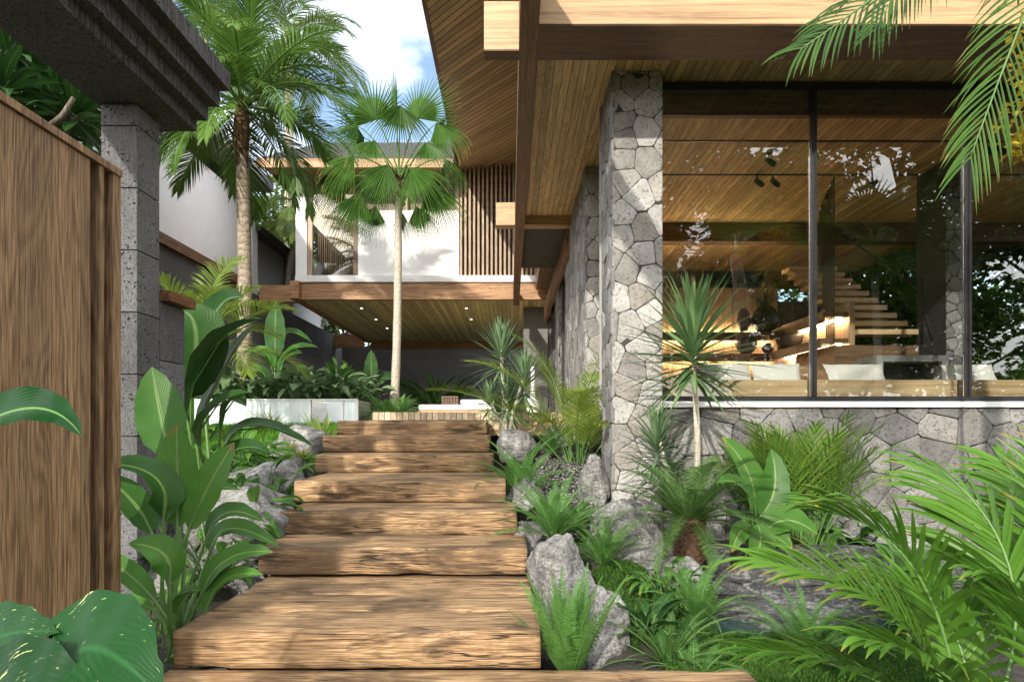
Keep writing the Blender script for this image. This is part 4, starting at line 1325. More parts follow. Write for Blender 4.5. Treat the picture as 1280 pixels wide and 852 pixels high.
def scatter_leaves(mb, c, rad, n, L, W, flatz=.8, shell=.5, droop=.4):
    """leaves spread through a clump's volume"""
    for _ in range(n):
        d = V((rng.gauss(0, 1), rng.gauss(0, 1), rng.gauss(0, 1))).normalized()
        rr = rad * rng.uniform(shell, 1) ** .7
        p = V(c) + V((d.x * rr, d.y * rr, d.z * rr * flatz))
        az = math.atan2(d.y, d.x) + rng.uniform(-.9, .9)
        el = rng.uniform(-.7, .7) + d.z * .4
        l = L * rng.uniform(.6, 1.2)
        T = V((math.cos(az) * math.cos(el), math.sin(az) * math.cos(el), math.sin(el)))
        S = T.cross(V((0, 0, 1)))
        if S.length < .1: S = V((1, 0, 0))
        S.normalize()
        ro = rng.uniform(-.8, .8)
        U = S.cross(T)
        S = S * math.cos(ro) + U * math.sin(ro)
        m = p + T * l * .5 + V((0, 0, .05 * l))
        e = p + T * l + V((0, 0, -droop * l * .4))
        w = W * rng.uniform(.7, 1.2)
        mb.add([p, m - S * w, e, m + S * w], [(0, 1, 2), (0, 2, 3)], [(.5, 0), (0, .5), (.5, 1), (1, .5)], min(1, rng.random() * .6 + .4 * (d.z * .5 + .5)))
# ------------------------------------------------------------------ palms
def palm(name, label, base, top, r0, r1, trunk_mat, build_crown, crown_mats, n=18, sway=.1, fibre=0.0, group=None):
    o = thing(name, label, 'palm tree', base, 0, group)
    b, tp = V((0, 0, 0)), V(top) - V(base)
    pts, rad = [], []
    for i in range(n + 1):
        t = i / n
        p = b.lerp(tp, t) + V((math.sin(t * 3.0) * sway, math.sin(t * 2.2 + 1) * sway * .5 - .42 * sway, 0)) * (1 - t) * 1.0
        pts.append(p - V((0, 0, .15)) if i == 0 else p)
        rad.append((r0 + (r1 - r0) * t) * (1 + .35 * max(0, 1 - t * 9)) * (1 + .035 * math.sin(i * 2.1)))
    mb = MB(); mb.tube(pts, rad, 14); mb.build('trunk', M[trunk_mat], o)
    if fibre:
        mb = MB()
        for i in range(90):
            z = tp.z - fibre * rng.random() ** 1.2
            a = rng.random() * 6.28
            c = pts[-1].lerp(pts[-4], (tp.z - z) / max(.01, tp.z - pts[-4].z)) if tp.z > pts[-4].z else pts[-1]
            rr = r1 * 1.05
            st_ = c + V((math.cos(a) * rr, math.sin(a) * rr, 0))
            q = arc(st_, a, rng.uniform(.6, 1.3) if rng.random() < .5 else -1.2, rng.uniform(.12, .4), rng.uniform(.5, 2), 4)
            blade(mb, q, rng.uniform(.015, .045), STRAP, .2, prof=(-1, 0, 1))
        mb.tube([pts[-1] - V((0, 0, fibre)), pts[-1] - V((0, 0, fibre * .4)), pts[-1] + V((0, 0, .1))], [r1 * 1.03, r1 * 1.35, r1 * .9], 10)
        mb.build('fibre_sheath', M['fibre'], o)
    mb = MB()
    build_crown(mb, tp)
    mb.build('crown', [M[m] for m in crown_mats], o, smooth=name != 'fan_palm')
    return o


def coco_crown(n, L, ll, lw, el0=1.35, el1=-.75, seed=0, dr=1.3, nl=44):
    def f(mb, c):
        for i in range(n):
            q = (i + .5) / n
            az = i * 2.39996 + seed + rng.uniform(-.25, .25)
            el = el0 + (el1 - el0) * q + rng.uniform(-.12, .12)
            frond(mb, c + V((math.cos(az) * .06, math.sin(az) * .06, .05 - .2 * q)), az, el, L * rng.uniform(.82, 1.08) * (.8 + .2 * math.sin(q * 3)), dr * rng.uniform(.75, 1.2) * (1 - .3 * q), nl, ll, lw, 58, 24, .25, .75, 3, 1.25, .14, .03, rng.uniform(-.3, .3), .32, prof3=False, twist=rng.uniform(-.35, .35), stalk=True)
    return f


b = at(302, 462, 14.2); b.z = .45
palm('feather_palm', 'tall feather palm with ringed trunk and shaggy fibre behind the pool', b, at(302, 128, 14.2), .15, .125, 'palm_trunk', coco_crown(36, 2.9, .80, .016, 1.4, -.45, 2.0, 1.6, 56), ['coco', 'stalk'], fibre=1.35, sway=.12)
b = at(357, 420, 27); b.z = 0
palm('feather_palm', 'farther pale trunked coconut palm rising behind the first palm', b, at(362, 45, 27), .20, .16, 'palm_pale', coco_crown(22, 3.9, 1.15, .024, 1.3, -.5, .7, 1.6, 46), ['coco_far', 'stalk'])
b = at(256, 420, 37); b.z = 0
palm('feather_palm', 'palm hidden behind the stone lintel with only its fronds showing at the top', b, at(256, -20, 37), .25, .2, 'palm_pale', coco_crown(26, 5.6, 1.5, .032, 1.3, -.7, 4.0, 1.6, 46), ['coco', 'stalk'])
b = at(338, 420, 25); b.z = 0
palm('feather_palm', 'short feather palm in the gap between white building and pavilion', b, at(372, 250, 25), .14, .11, 'palm_pale', coco_crown(18, 2.3, .7, .02, 1.2, -.9, 1.0, 1.6, 40), ['coco_far', 'stalk'])


def fan_crown(spec):
    def f(mb, c):
        for (az, el, pet, R_, dr, tilt) in spec:
            fan(mb, c + V((0, 0, rng.uniform(-.1, .05))), az, el, pet, R_, 36, 2.1, dr, tilt, .42, roll=rng.uniform(-.9, .9) if el < .9 else rng.uniform(-.25, .25))
    return f


def fan_at(mb, c, B0, hub, tip, W=2.0, dr=.4, facing=(0, -1, .35), n=32, fuse=.40):
    """one pleated leaf: hub and tip as seen, facing = which way its upper face looks"""
    h, e = at(*hub) - B0, at(*tip) - B0
    T = (e - h)
    R_ = T.length
    T.normalize()
    U = V(facing) + V((rng.uniform(-.55, .55), 0, rng.uniform(-.2, .4)))
    U = (U - T * U.dot(T)).normalized()
    S = T.cross(U).normalized()
    mid = c.lerp(h, .55) + V((0, 0, .10 * (h - c).length))
    pp = bez(c, mid * 2 - (c + h) * .5, h, 6)
    mb.cur = 1
    mb.tube(pp, [.017 - .008 * i / 6 for i in range(7)], 5, r=.8)
    mb.cur = 0
    base = rng.random()
    for k in range(n):
        a = W * (k / (n - 1) * 2 - 1)
        L = R_ * (1 - .20 * abs(a / W) ** 2) * rng.uniform(.93, 1.05)
        d = (T * math.cos(a) + S * math.sin(a) + U * (.10 * math.cos(a) - .22 + rng.uniform(-.03, .03))).normalized()
        lp = [h]
        dd = d.copy()
        q = dr * rng.uniform(.6, 1.4)
        for s_ in range(5):
            lp.append(lp[-1] + dd * (L / 5))
            if s_ >= 1: dd = (dd + V((0, 0, -1)) * q * .16 * s_).normalized()
        S2, U2 = frames(lp, U)
        w = (W * 2 / n) * R_ * fuse * .60
        mb.ribbon(lp, [.004, w * .6, w, w * .55, w * .30, .002], S2, U2, (-1, 0, 1), .8, 0, min(1, base * .6 + .4 * rng.random()))


b = at(492, 492, 12.9); b.z = .2
FANS = [((470, 150, 12.9), (444, 86, 12.8), 1.55, .12), ((522, 148, 12.9), (542, 84, 12.9), 1.55, .12), ((500, 132, 12.6), (503, 190, 12.3), 1.1, .5), ((495, 150, 13.2), (492, 90, 13.3), 1.3, .1),
        ((448, 158, 12.7), (400, 182, 12.5), .85, 1.2), ((546, 154, 12.8), (580, 198, 12.6), .85, 1.2), ((442, 196, 12.5), (396, 236, 12.3), .8, 1.2), ((556, 198, 12.9), (586, 248, 13.0), .8, 1.2),
        ((514, 210, 12.3), (535, 268, 12.0), .95, .8), ((450, 240, 12.6), (422, 308, 12.4), .75, .8), ((540, 232, 12.6), (562, 302, 12.4), .8, .8), ((484, 206, 12.3), (462, 264, 12.0), .9, .8),
        ((478, 225, 13.3), (440, 272, 13.6), .9, 1.0), ((500, 262, 13.2), (510, 318, 13.3), .8, .6), ((470, 258, 13.2), (456, 310, 13.3), .8, .8), ((520, 258, 12.8), (532, 312, 12.8), .75, .8),
        ((540, 175, 13.4), (574, 142, 13.7), 1.3, .5), ((455, 172, 13.4), (416, 138, 13.7), 1.3, .5), ((428, 222, 13.0), (392, 280, 13.1), .7, .8), ((468, 176, 12.4), (438, 210, 12.1), .9, 1.0), ((532, 178, 12.5), (560, 214, 12.2), .9, 1.0)]


def fans_here(mb, c):
    for i, (hub, tip, W, dr) in enumerate(FANS):
        fan_at(mb, c + V((0, 0, .12 - .015 * i)), b, hub, tip, W, dr, (0, -1, .35) if hub[2] < 13.1 else (rng.uniform(-.6, .6), .5, .9))


palm('fan_palm', 'slender fan palm with pale trunk beside the deck, sunlit pleated leaves', b, at(499, 226, 12.9), .085, .065, 'palm_pale', fans_here, ['fanp', 'stalk'], sway=.05, fibre=.3)


def fan_crown(spec):
    def f(mb, c):
        for (az, el, pet, R_, dr, tilt) in spec:
            fan(mb, c + V((0, 0, rng.uniform(-.1, .05))), az, el, pet, R_, 36, 2.1, dr, tilt, .42, roll=rng.uniform(-.9, .9) if el < .9 else rng.uniform(-.25, .25))
    return f


def clump_palm(name, label, base, n, L, ll, lw, mats, el=(1.45, .45), dr=1.0, spread=.12, nl=26, seed=0, canes=True, a=(60, 26), group=None, azr=None, ldroop=.5, vee=.35, prof3=True, lens=(.75, 1.05), lift=0.0):
    o = thing(name, label, 'palm', base, 0, group)
    mb = MB()
    cm = MB()
    for i in range(n):
        q = (i + .5) / n
        az = i * 2.39996 + seed if azr is None else rng.uniform(*azr)
        e = el[0] + (el[1] - el[0]) * q + rng.uniform(-.12, .12)
        s = V((math.cos(az) * spread * rng.random(), math.sin(az) * spread * rng.random(), 0))
        l = L * rng.uniform(*lens)
        frond(mb, s + V((0, 0, lift * rng.uniform(.8, 1.05))), az, e, l, dr * rng.uniform(.7, 1.25), nl, ll, lw, a[0], a[1], vee, ldroop, 3, 1.6, .34, .009, rng.uniform(-.25, .25), .4, prof3=prof3, twist=rng.uniform(-.3, .3), stalk=True)
        if canes and i < 7:
            cm.tube([s * 1.2 - V((0, 0, .05)), s * 1.15 + V((0, 0, lift * .6 + L * .15)), s * 1.1 + V((math.cos(az) * .02, math.sin(az) * .02, lift + L * .25))], [.018, .015, .010], 6)
    mb.build('fronds', [M[m] for m in mats], o)
    if canes: cm.build('cane', M['stalk'], o)
    return o


def gbase(px, py, d, z=None):
    p = at(px, py, d)
    if z is not None: p.z = z
    return p


clump_palm('areca_palm', 'light yellow green feathery palm behind the wing wall cap', gbase(243, 420, 9.6, -.2), 20, 1.55, .42, .009, ['areca_light', 'stalk'], (1.5, .35), 1.5, .2, 40, 1.1, True, (62, 30), lift=1.35)
clump_palm('areca_palm', 'bright feathery palm in front of the stone column beside the deck', gbase(722, 600, 8.35, -.55), 18, 2.15, .34, .0065, ['areca_light', 'stalk'], (1.57, .95), 1.1, .10, 38, .3, True, (62, 30), lens=(.45, 1.0))
clump_palm('reed_palm', 'dense upright reed palm with arching thin leaves before the window wall', gbase(1003, 640, 6.5, -1.18), 46, 1.3, .32, .011, ['bamboo', 'stalk'], (1.57, 1.2), .7, .16, 11, .9, True, (48, 18), ldroop=.35, vee=.2)
clump_palm('reed_palm', 'smaller yellowish reed palm behind the calathea', gbase(948, 640, 6.75, -1.1), 24, 1.0, .28, .010, ['bamboo', 'stalk'], (1.55, 1.15), .5, .18, 14, 2.2, True, (48, 18), ldroop=.35, vee=.2)

# big foreground areca, lower right corner: each frond is a part
o = thing('areca_palm', 'large glossy areca palm in the lower right corner arching over the landing', 'palm', (1.75, 2.55, -1.65))
B0 = V((1.75, 2.55, -1.65))
FG = [  # start px, bend px, tip px with depths
    ((1190, 900, 2.55), (1166, 740, 2.55), (948, 700, 2.75), 24, .40),
    ((1200, 900, 2.5), (1176, 660, 2.5), (1033, 640, 2.6), 24, .44),
    ((1240, 900, 2.5), (1326, 700, 2.5), (1173, 585, 2.75), 26, .46),
    ((1270, 900, 2.5), (1366, 690, 2.6), (1253, 575, 3.0), 26, .46),
    ((1180, 920, 2.4), (1126, 830, 2.35), (938, 812, 2.45), 22, .36),
    ((1300, 900, 2.5), (1396, 720, 2.4), (1348, 560, 2.6), 26, .46),
    ((1210, 920, 2.7), (1226, 760, 2.8), (1108, 720, 3.0), 22, .38),
    ((1320, 930, 2.3), (1366, 780, 2.2), (1228, 720, 2.2), 22, .40),
    ((1240, 930, 2.3), (1216, 830, 2.2), (1078, 800, 2.1), 20, .36),
    ((1350, 930, 2.6), (1456, 740, 2.6), (1498, 600, 2.7), 22, .42),
    ((1290, 930, 2.8), (1286, 720, 3.0), (1338, 640, 3.2), 22, .40)]
for (s, m_, e, n, ll) in FG:
    p0, p1, p2 = [at(*q) - B0 for q in (s, m_, e)]
    root_ = V((p0.x * .25, p0.y * .25, 0.0))
    pts = [root_] + bez(p0, p1, p2, 15)
    mb = MB()
    frond(mb, None, 0, 0, 0, 0, n, ll, .0145, 52, 24, .30, .42, 5, 1.3, .26, .010, 0, .55, pts=pts, stalk=True, twist=rng.uniform(-.25, .25))
    mb.build('frond', [M['areca'], M['stalk']], o)

# overhanging palm, upper right: trunk stands outside the picture
B0 = V((3.9, 3.3, -1.6))
o = thing('overhanging_palm', 'feather palm whose fronds hang down over the window at the top right corner', 'palm tree', B0)
mb = MB(); mb.tube([(0, 0, 0), (.08, .0, 2.0), (.0, .05, 3.9), (-.1, .05, 4.5)], [.16, .12, .11, .09], 12); mb.build('trunk', M['palm_trunk'], o)
HF = [((1330, -330, 3.2), (1290, -20, 3.2), (1212, 200, 3.2), 40, .50, .35, 1.45),
      ((1300, -300, 3.1), (1165, -45, 2.95), (1000, 62, 2.9), 40, .36, .6, 1.2),
      ((1300, -330, 3.25), (1170, -110, 3.3), (1092, 40, 3.3), 34, .34, .4, 1.4),
      ((1330, -350, 3.2), (1420, -150, 3.0), (1420, 150, 2.9), 30, .46, .5, 1.2)]
for (s, m_, e, n, ll, dr, tw) in HF:
    p0, p1, p2 = [at(*q) - B0 for q in (s, m_, e)]
    c = V((-.1, .05, 4.5))
    pts = [c] + bez(p0.lerp(c, .3), p1, p2, 15)
    mb = MB()
    frond(mb, None, 0, 0, 0, 0, n, ll, .0058, 48, 24, .12, dr, 5, 1.3, .2, .013, 0, .55, pts=pts, stalk=True, twist=tw)
    mb.build('frond', [M['hang'], M['stalk']], o)
for i in range(7):
    mb = MB()
    frond(mb, V((-.1, .05, 4.5)), R(-70 + 40 * i), .9, 2.0, 1.6, 34, .5, .011, 50, 24, .2, .6, 3, stalk=True)
    mb.build('frond', [M['areca'], M['stalk']], o)

# ------------------------------------------------------------------ paddle leaved plants
def paddle_plant(name, label, cat, B0, leaves, mat, rip=.05, stalk_r=.011, group=None, prof=(-1, -.75, -.5, -.25, 0, .25, .5, .75, 1)):
    """leaves: (blade base, blade middle, tip, half width m, fold, roll, up hint)"""
    B0 = V(B0)
    o = thing(name, label, cat, B0, 0, group)
    for (b, m_, e, W, fo, ro, up) in leaves:
        p0, p2 = at(*b) - B0, at(*e) - B0
        pm = at(*m_) - B0
        p1 = pm * 2 - (p0 + p2) * .5
        pts = bez(p0, p1, p2, 16)
        mb = MB()
        blade(mb, pts, W, PADDLE, fo, up, ro, prof, rip)
        lf = mb.build('leaf', M[mat], o)
        mb = MB()
        g = V((rng.uniform(-.05, .05), rng.uniform(-.05, .05), 0))
        T = (pts[1] - pts[0]).normalized()
        c1 = p0 - T * (p0 - g).length * .4
        q = [g, g.lerp(c1, .6) + V((0, 0, .1 * p0.z)), p0, pts[4], pts[10], pts[15]]
        qq = []
        for i in range(len(q) - 1):
            for k in range(3): qq.append(q[i].lerp(q[i + 1], k / 3))
        qq.append(q[-1])
        n = len(qq)
        off = V((0, 0, -.004))
        mb.tube([a + off for a in qq], [max(.0025, stalk_r * (1.35 - 1.2 * i / n)) for i in range(n)], 6)
        mb.build('stalk', M['stalk'], lf)
    return o


FR = (0, -1, .25)          # leaf faces the steps
d = 4.3
paddle_plant('bird_of_paradise', 'big paddle leaved plant at the gate beside the lowest platform', 'plant', (-2.12, 4.3, -1.47), [
    ((212, 570, 4.45), (200, 515, 4.5), (190, 458, 4.55), .155, .10, 0, (.3, -1, .25)),
    ((222, 658, 4.25), (222, 595, 4.28), (221, 530, 4.3), .150, .10, 0, (.0, -1, .15)),
    ((236, 662, 4.2), (262, 605, 4.2), (293, 552, 4.25), .125, .12, 0, (-.3, -1, .3)),
    ((205, 652, 4.2), (188, 592, 4.15), (95, 582, 4.1), .125, .30, 0, (.1, -.35, 1)),
    ((190, 665, 4.3), (165, 625, 4.3), (120, 588, 4.25), .10, .25, .3, (.4, -.5, 1)),
    ((192, 748, 4.2), (158, 715, 4.2), (114, 686, 4.15), .075, .35, .2, (.3, -.6, 1)),
    ((212, 728, 4.05), (205, 692, 4.05), (160, 679, 4.0), .105, .30, .2, (.1, -.6, .8)),
    ((252, 742, 4.2), (285, 698, 4.2), (343, 690, 4.25), .075, .30, -.2, (-.2, -.7, 1)),
    ((255, 770, 4.15), (280, 725, 4.15), (330, 718, 4.1), .07, .3, 0, (-.2, -.7, 1)),
    ((222, 770, 4.0), (228, 745, 3.95), (252, 737, 3.9), .07, .3, .5, (.1, -.7, .8)),
    ((258, 672, 4.4), (285, 640, 4.4), (330, 652, 4.45), .085, .3, 0, (0, -.6, 1)),
    ((262, 690, 4.5), (290, 660, 4.5), (350, 684, 4.5), .085, .3, 0, (0, -.6, 1)),
    ((190, 760, 4.35), (160, 752, 4.3), (128, 760, 4.3), .06, .3, 0, (.2, -.6, 1)),
    ((240, 640, 4.55), (262, 612, 4.6), (300, 612, 4.6), .07, .25, 0, (0, -.6, 1))], 'banana', .03, .012)
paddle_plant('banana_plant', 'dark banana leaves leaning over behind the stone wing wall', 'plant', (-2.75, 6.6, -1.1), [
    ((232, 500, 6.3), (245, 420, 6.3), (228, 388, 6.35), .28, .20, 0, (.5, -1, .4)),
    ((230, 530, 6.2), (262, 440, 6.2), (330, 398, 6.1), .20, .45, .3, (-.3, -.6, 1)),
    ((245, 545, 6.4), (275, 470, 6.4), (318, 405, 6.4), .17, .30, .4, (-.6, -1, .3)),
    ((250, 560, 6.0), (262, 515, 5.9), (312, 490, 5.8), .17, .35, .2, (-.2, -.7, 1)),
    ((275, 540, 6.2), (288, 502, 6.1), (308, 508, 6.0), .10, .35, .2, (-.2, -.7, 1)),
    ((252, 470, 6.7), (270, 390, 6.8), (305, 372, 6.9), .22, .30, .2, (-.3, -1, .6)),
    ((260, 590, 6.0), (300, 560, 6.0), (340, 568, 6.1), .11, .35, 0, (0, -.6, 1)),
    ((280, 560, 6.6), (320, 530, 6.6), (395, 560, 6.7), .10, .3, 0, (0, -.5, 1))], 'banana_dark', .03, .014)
paddle_plant('bird_of_paradise', 'mid green paddle leaved plant with one tall upright leaf behind the pool', 'plant', (-4.25, 12.6, .35), [
    ((344, 447, 12.6), (344, 412, 12.6), (345, 376, 12.6), .20, .10, 0, FR),
    ((350, 455, 12.5), (368, 436, 12.4), (398, 434, 12.4), .13, .35, 0, (0, -.6, 1)),
    ((350, 468, 12.4), (358, 447, 12.3), (378, 441, 12.2), .15, .3, .2, (-.2, -.9, .7)),
    ((340, 460, 12.5), (330, 440, 12.4), (308, 442, 12.4), .15, .3, 0, (.2, -.7, 1)),
    ((355, 480, 12.3), (368, 465, 12.2), (385, 460, 12.1), .13, .3, 0, (-.1, -.8, .8)),
    ((335, 475, 12.3), (322, 462, 12.2), (305, 470, 12.1), .12, .3, 0, (.1, -.8, .8)),
    ((345, 440, 12.8), (360, 415, 12.9), (390, 428, 13.0), .12, .3, 0, (0, -.7, 1))], 'banana', .03, .018)
paddle_plant('bird_of_paradise', 'small paddle leaved plant left of the fan palm trunk', 'plant', (-2.75, 13.4, .25), [
    ((464, 482, 13.4), (464, 460, 13.4), (464, 437, 13.4), .14, .1, 0, FR),
    ((468, 490, 13.3), (478, 476, 13.2), (492, 474, 13.2), .10, .3, 0, (0, -.7, 1)),
    ((460, 488, 13.3), (450, 476, 13.2), (438, 478, 13.2), .10, .3, 0, (0, -.7, 1)),
    ((470, 484, 13.5), (482, 468, 13.6), (500, 478, 13.6), .10, .3, 0, (0, -.7, 1))], 'banana_dark', .03, .012)

# calathea with yellow tips
paddle_plant('calathea', 'broad leaved ginger like plant with yellow leaf tips beside the cycad', 'plant', (2.08, 5.95, -1.22), [
    ((945, 640, 5.95), (935, 590, 5.9), (902, 546, 5.9), .14, .22, 0, (.4, -.9, .4)),
    ((950, 645, 5.9), (968, 610, 5.9), (964, 560, 6.0), .13, .2, 0, (-.2, -1, .2)),
    ((955, 665, 5.8), (985, 650, 5.75), (1022, 668, 5.7), .14, .25, 0, (0, -.8, .8)),
    ((950, 650, 6.0), (985, 628, 6.0), (1026, 636, 6.0), .12, .25, 0, (0, -.7, .9)),
    ((940, 640, 5.8), (925, 606, 5.7), (895, 603, 5.6), .09, .3, 0, (.1, -.7, .9)),
    ((948, 655, 5.7), (950, 680, 5.6), (937, 700, 5.55), .12, .25, 0, (.1, -1, .3)),
    ((955, 670, 5.8), (972, 672, 5.7), (990, 688, 5.65), .09, .3, 0, (0, -.8, .7)),
    ((946, 640, 6.1), (950, 612, 6.1), (972, 592, 6.2), .09, .3, 0, (-.2, -.9, .5)),
    ((940, 660, 5.7), (925, 665, 5.6), (915, 690, 5.55), .08, .3, 0, (.1, -.9, .6))], 'calathea', .04, .008)

# variegated big leaves, lower left
def heart_leaf(mb, b, m_, e, W, B0, up, fold=.18, roll=0):
    p0, p2, pm = at(*b) - B0, at(*e) - B0, at(*m_) - B0
    p1 = pm * 2 - (p0 + p2) * .5
    pts = bez(p0, p1, p2, 22)
    blade(mb, pts, W, HEART, fold, up, roll, tuple(-1 + .2 * i for i in range(11)), .05)
    return pts


B0 = V((-1.42, 1.75, -1.68))
o = thing('variegated_aroid', 'large heart shaped leaves flecked with cream in the lower left corner', 'plant', B0)
for (b, m_, e, W, up, ro) in (
        ((78, 838, 1.75), (125, 812, 1.68), (206, 880, 1.6), .165, (.1, -.75, .8), 0),
        ((-50, 830, 1.9), (0, 795, 1.85), (76, 790, 1.78), .115, (0, -.8, .7), 0),
        ((-40, 885, 1.7), (40, 872, 1.62), (90, 915, 1.6), .15, (.0, -.8, .7), 0),
        ((-90, 760, 2.1), (-60, 810, 2.0), (-70, 870, 1.9), .13, (.3, -.8, .5), 0)):
    mb = MB(); pts = heart_leaf(mb, b, m_, e, W, B0, up, .16, ro)
    lf = mb.build('leaf', M['pothos'], o)
    mb = MB(); mb.tube([V((0, 0, 0)), pts[0] * .55 + V((-.05, 0, .1)), pts[0]], [.012, .010, .006], 6); mb.build('stalk', M['stalk'], lf)
B0 = V((-1.95, 2.0, -1.66))
o = thing('glossy_aroid', 'single drooping glossy dark green leaf in front of the timber gate', 'plant', B0)
mb = MB(); pts = heart_leaf(mb, (-40, 540, 2.0), (45, 510, 1.95), (104, 548, 1.9), .072, B0, (.1, -.85, .6), .3)
lf = mb.build('leaf', M['plain_leaf'], o)
mb = MB(); mb.tube([V((0, 0, 0)), V((-.1, 0, .8)), pts[0]], [.014, .011, .005], 6); mb.build('stalk', M['stalk'], lf)

# ------------------------------------------------------------------ yuccas
def yucca(label, base, stems, mat, W=.02, rings=3, name='yucca'):
    B0 = V(base)
    o = thing(name, label, 'yucca', B0)
    for (tx, ty, td, r_, n, L, z) in stems:
        tp = at(tx, ty, td) - B0
        mb = MB(); mb.tube([V((tp.x * .1, tp.y * .1, -.1)), V((tp.x * .45, tp.y * .5, tp.z * .5)) + V((.015, 0, 0)), tp + V((0, 0, -.0))], [r_, r_ * .85, r_ * .7], 9)
        st_ = mb.build('stem', M['palm_pale'], o)
        mb = MB(); rosette(mb, tp, n, L, W, 1.5, -.6, .22, 6, BLADE, z)
        mb.build('leaf_rosette', M[mat], o)
    return o


yucca('tall yucca with long sword leaves standing before the glass by the front column', gbase(873, 640, 6.6, -1.2), [(866, 412, 6.6, .036, 115, .82, .46)], 'yucca', .025)
yucca('shorter bluish yucca leaning beside the foot of the front column', gbase(846, 640, 6.75, -1.1), [(822, 540, 6.75, .030, 90, .50, .34)], 'yucca_pale', .018)
yucca('many headed pale yucca at the head of the steps', gbase(630, 552, 9.1, -.2), [(634, 492, 9.2, .030, 80, .56, .28), (626, 432, 9.25, .030, 85, .58, .34), (655, 470, 9.05, .028, 80, .56, .28), (612, 498, 9.1, .022, 50, .40, .16)], 'yucca_pale', .017)

# ------------------------------------------------------------------ ferns, cycad
def fern(label, base, n, L, ll, lw, mat, el=(1.4, .3), dr=1.5, nl=30, seed=0, name='fern', cat='fern', group=None, azr=None, stiff=.3, spread=.04):
    o = thing(name, label, cat, base, 0, group)
    mb = MB()
    for i in range(n):
        q = (i + .5) / n
        az = i * 2.39996 + seed
        e = el[0] + (el[1] - el[0]) * q + rng.uniform(-.15, .15)
        frond(mb, V((math.cos(az) * spread * rng.random(), math.sin(az) * spread * rng.random(), 0)), az, e, L * rng.uniform(.75, 1.05), dr * rng.uniform(.7, 1.3), nl, ll, lw, 78, 55, .1, stiff, 2, 1.4, .12, .005, rng.uniform(-.3, .3), .12, mid=.75, prof3=False, twist=rng.uniform(-.3, .3), stalk=True)
    mb.build('fronds', [M[mat], M['stalk']], o)
    return o


f1 = fern('arching sword fern beside the fourth step, in front of the yucca', gbase(652, 622, 6.95, -.72), 36, .80, .066, .0040, 'fern', (1.55, .6), 1.15, 50, .2, group='sword ferns by the steps')
dup(f1, 'spreading sword fern on the rounded boulder at the second step', gbase(692, 678, 5.6, -.92), 1.2, (1.0, 1.0, .82), group='sword ferns by the steps')
dup(f1, 'small sword fern peeping out at the deck end behind the yucca stems', gbase(690, 560, 8.4, -.35), 2.0, .6, group='sword ferns by the steps')
for (x, y, rz, sc, lab) in ((1.30, 4.75, .7, .75, 'sword fern on the bank between pond and lily clump'), (.75, 5.55, 2.4, .7, 'small sword fern between the two grey boulders at the second step'), (2.75, 4.55, 1.5, .8, 'sword fern beside the lowest ledge rock'),
                            (.62, 6.35, 4.0, .6, 'small sword fern left of the tall pale boulder'), (1.75, 4.05, 5.1, .7, 'sword fern by the landing before the lowest ledge'), (3.3, 5.6, 3.2, .9, 'sword fern half hidden by the corner palm'), (1.62, 6.75, .2, .7, 'sword fern tucked under the cycad at the wall')):
    dup(f1, lab, (x, y, max(ground_z(x, y), -1.42) + .02), rz, sc, 'sword ferns by the steps')
fern('upright bright green fern growing beside the lowest platform', gbase(712, 835, 3.92, -1.46), 26, .70, .075, .0042, 'fern', (1.57, 1.02), .25, 46, 1.0, stiff=.15)
fern('pale upright fern left of the top steps before the pool', gbase(400, 560, 9.1, -.32), 14, .60, .075, .005, 'fern_pale', (1.55, 1.0), .5, 34, 2.0)
f2 = fern('feathery yellow green fern bush at the foot of the fan palm', gbase(492, 520, 11.3, .08), 70, .66, .10, .006, 'fern', (1.5, .0), 1.5, 32, .4, spread=.25)
fern('low dark fern between landing and lowest ledge rock', gbase(835, 826, 4.15, -1.47), 22, .52, .06, .0036, 'cycad', (1.35, .35), .9, 44, .4)
fern('small bright fern at the landing beside the lily leaves', gbase(868, 838, 3.95, -1.48), 18, .36, .05, .003, 'fern', (1.3, .2), 1.1, 36, 1.4)

B0 = gbase(862, 692, 5.9, -1.10)
o = thing('cycad', 'dark green cycad with stout brown trunk on the ledge rock', 'cycad', B0)
mb = MB()
mb.lathe([(.11, -.1), (.125, .0), (.13, .12), (.12, .24), (.09, .30)], n=18)
for i in range(130):
    a = i * 2.39996
    z = -.05 + .33 * i / 130
    c = V((math.cos(a) * .12, math.sin(a) * .12, z))
    mb.obox(c, V((-math.sin(a), math.cos(a), 0)) * .014, V((math.cos(a), math.sin(a), .6)) * .018, V((0, 0, 1)) * .012, r=rng.random())
mb.build('trunk', M['cyc_trunk'], o, smooth=False)
mb = MB()
for i in range(44):
    q = (i + .5) / 44
    az = i * 2.39996
    frond(mb, V((math.cos(az) * .05, math.sin(az) * .05, .28)), az, 1.3 - 1.35 * q + rng.uniform(-.1, .1), rng.uniform(.78, .95), 1.15 * (1 - .25 * q), 64, .125, .0038, 70, 42, .12, .05, 2, 1.3, .08, .006, rng.uniform(-.1, .1), .35, stalk=False, prof3=False)
mb.build('crown', M['cycad'], o)

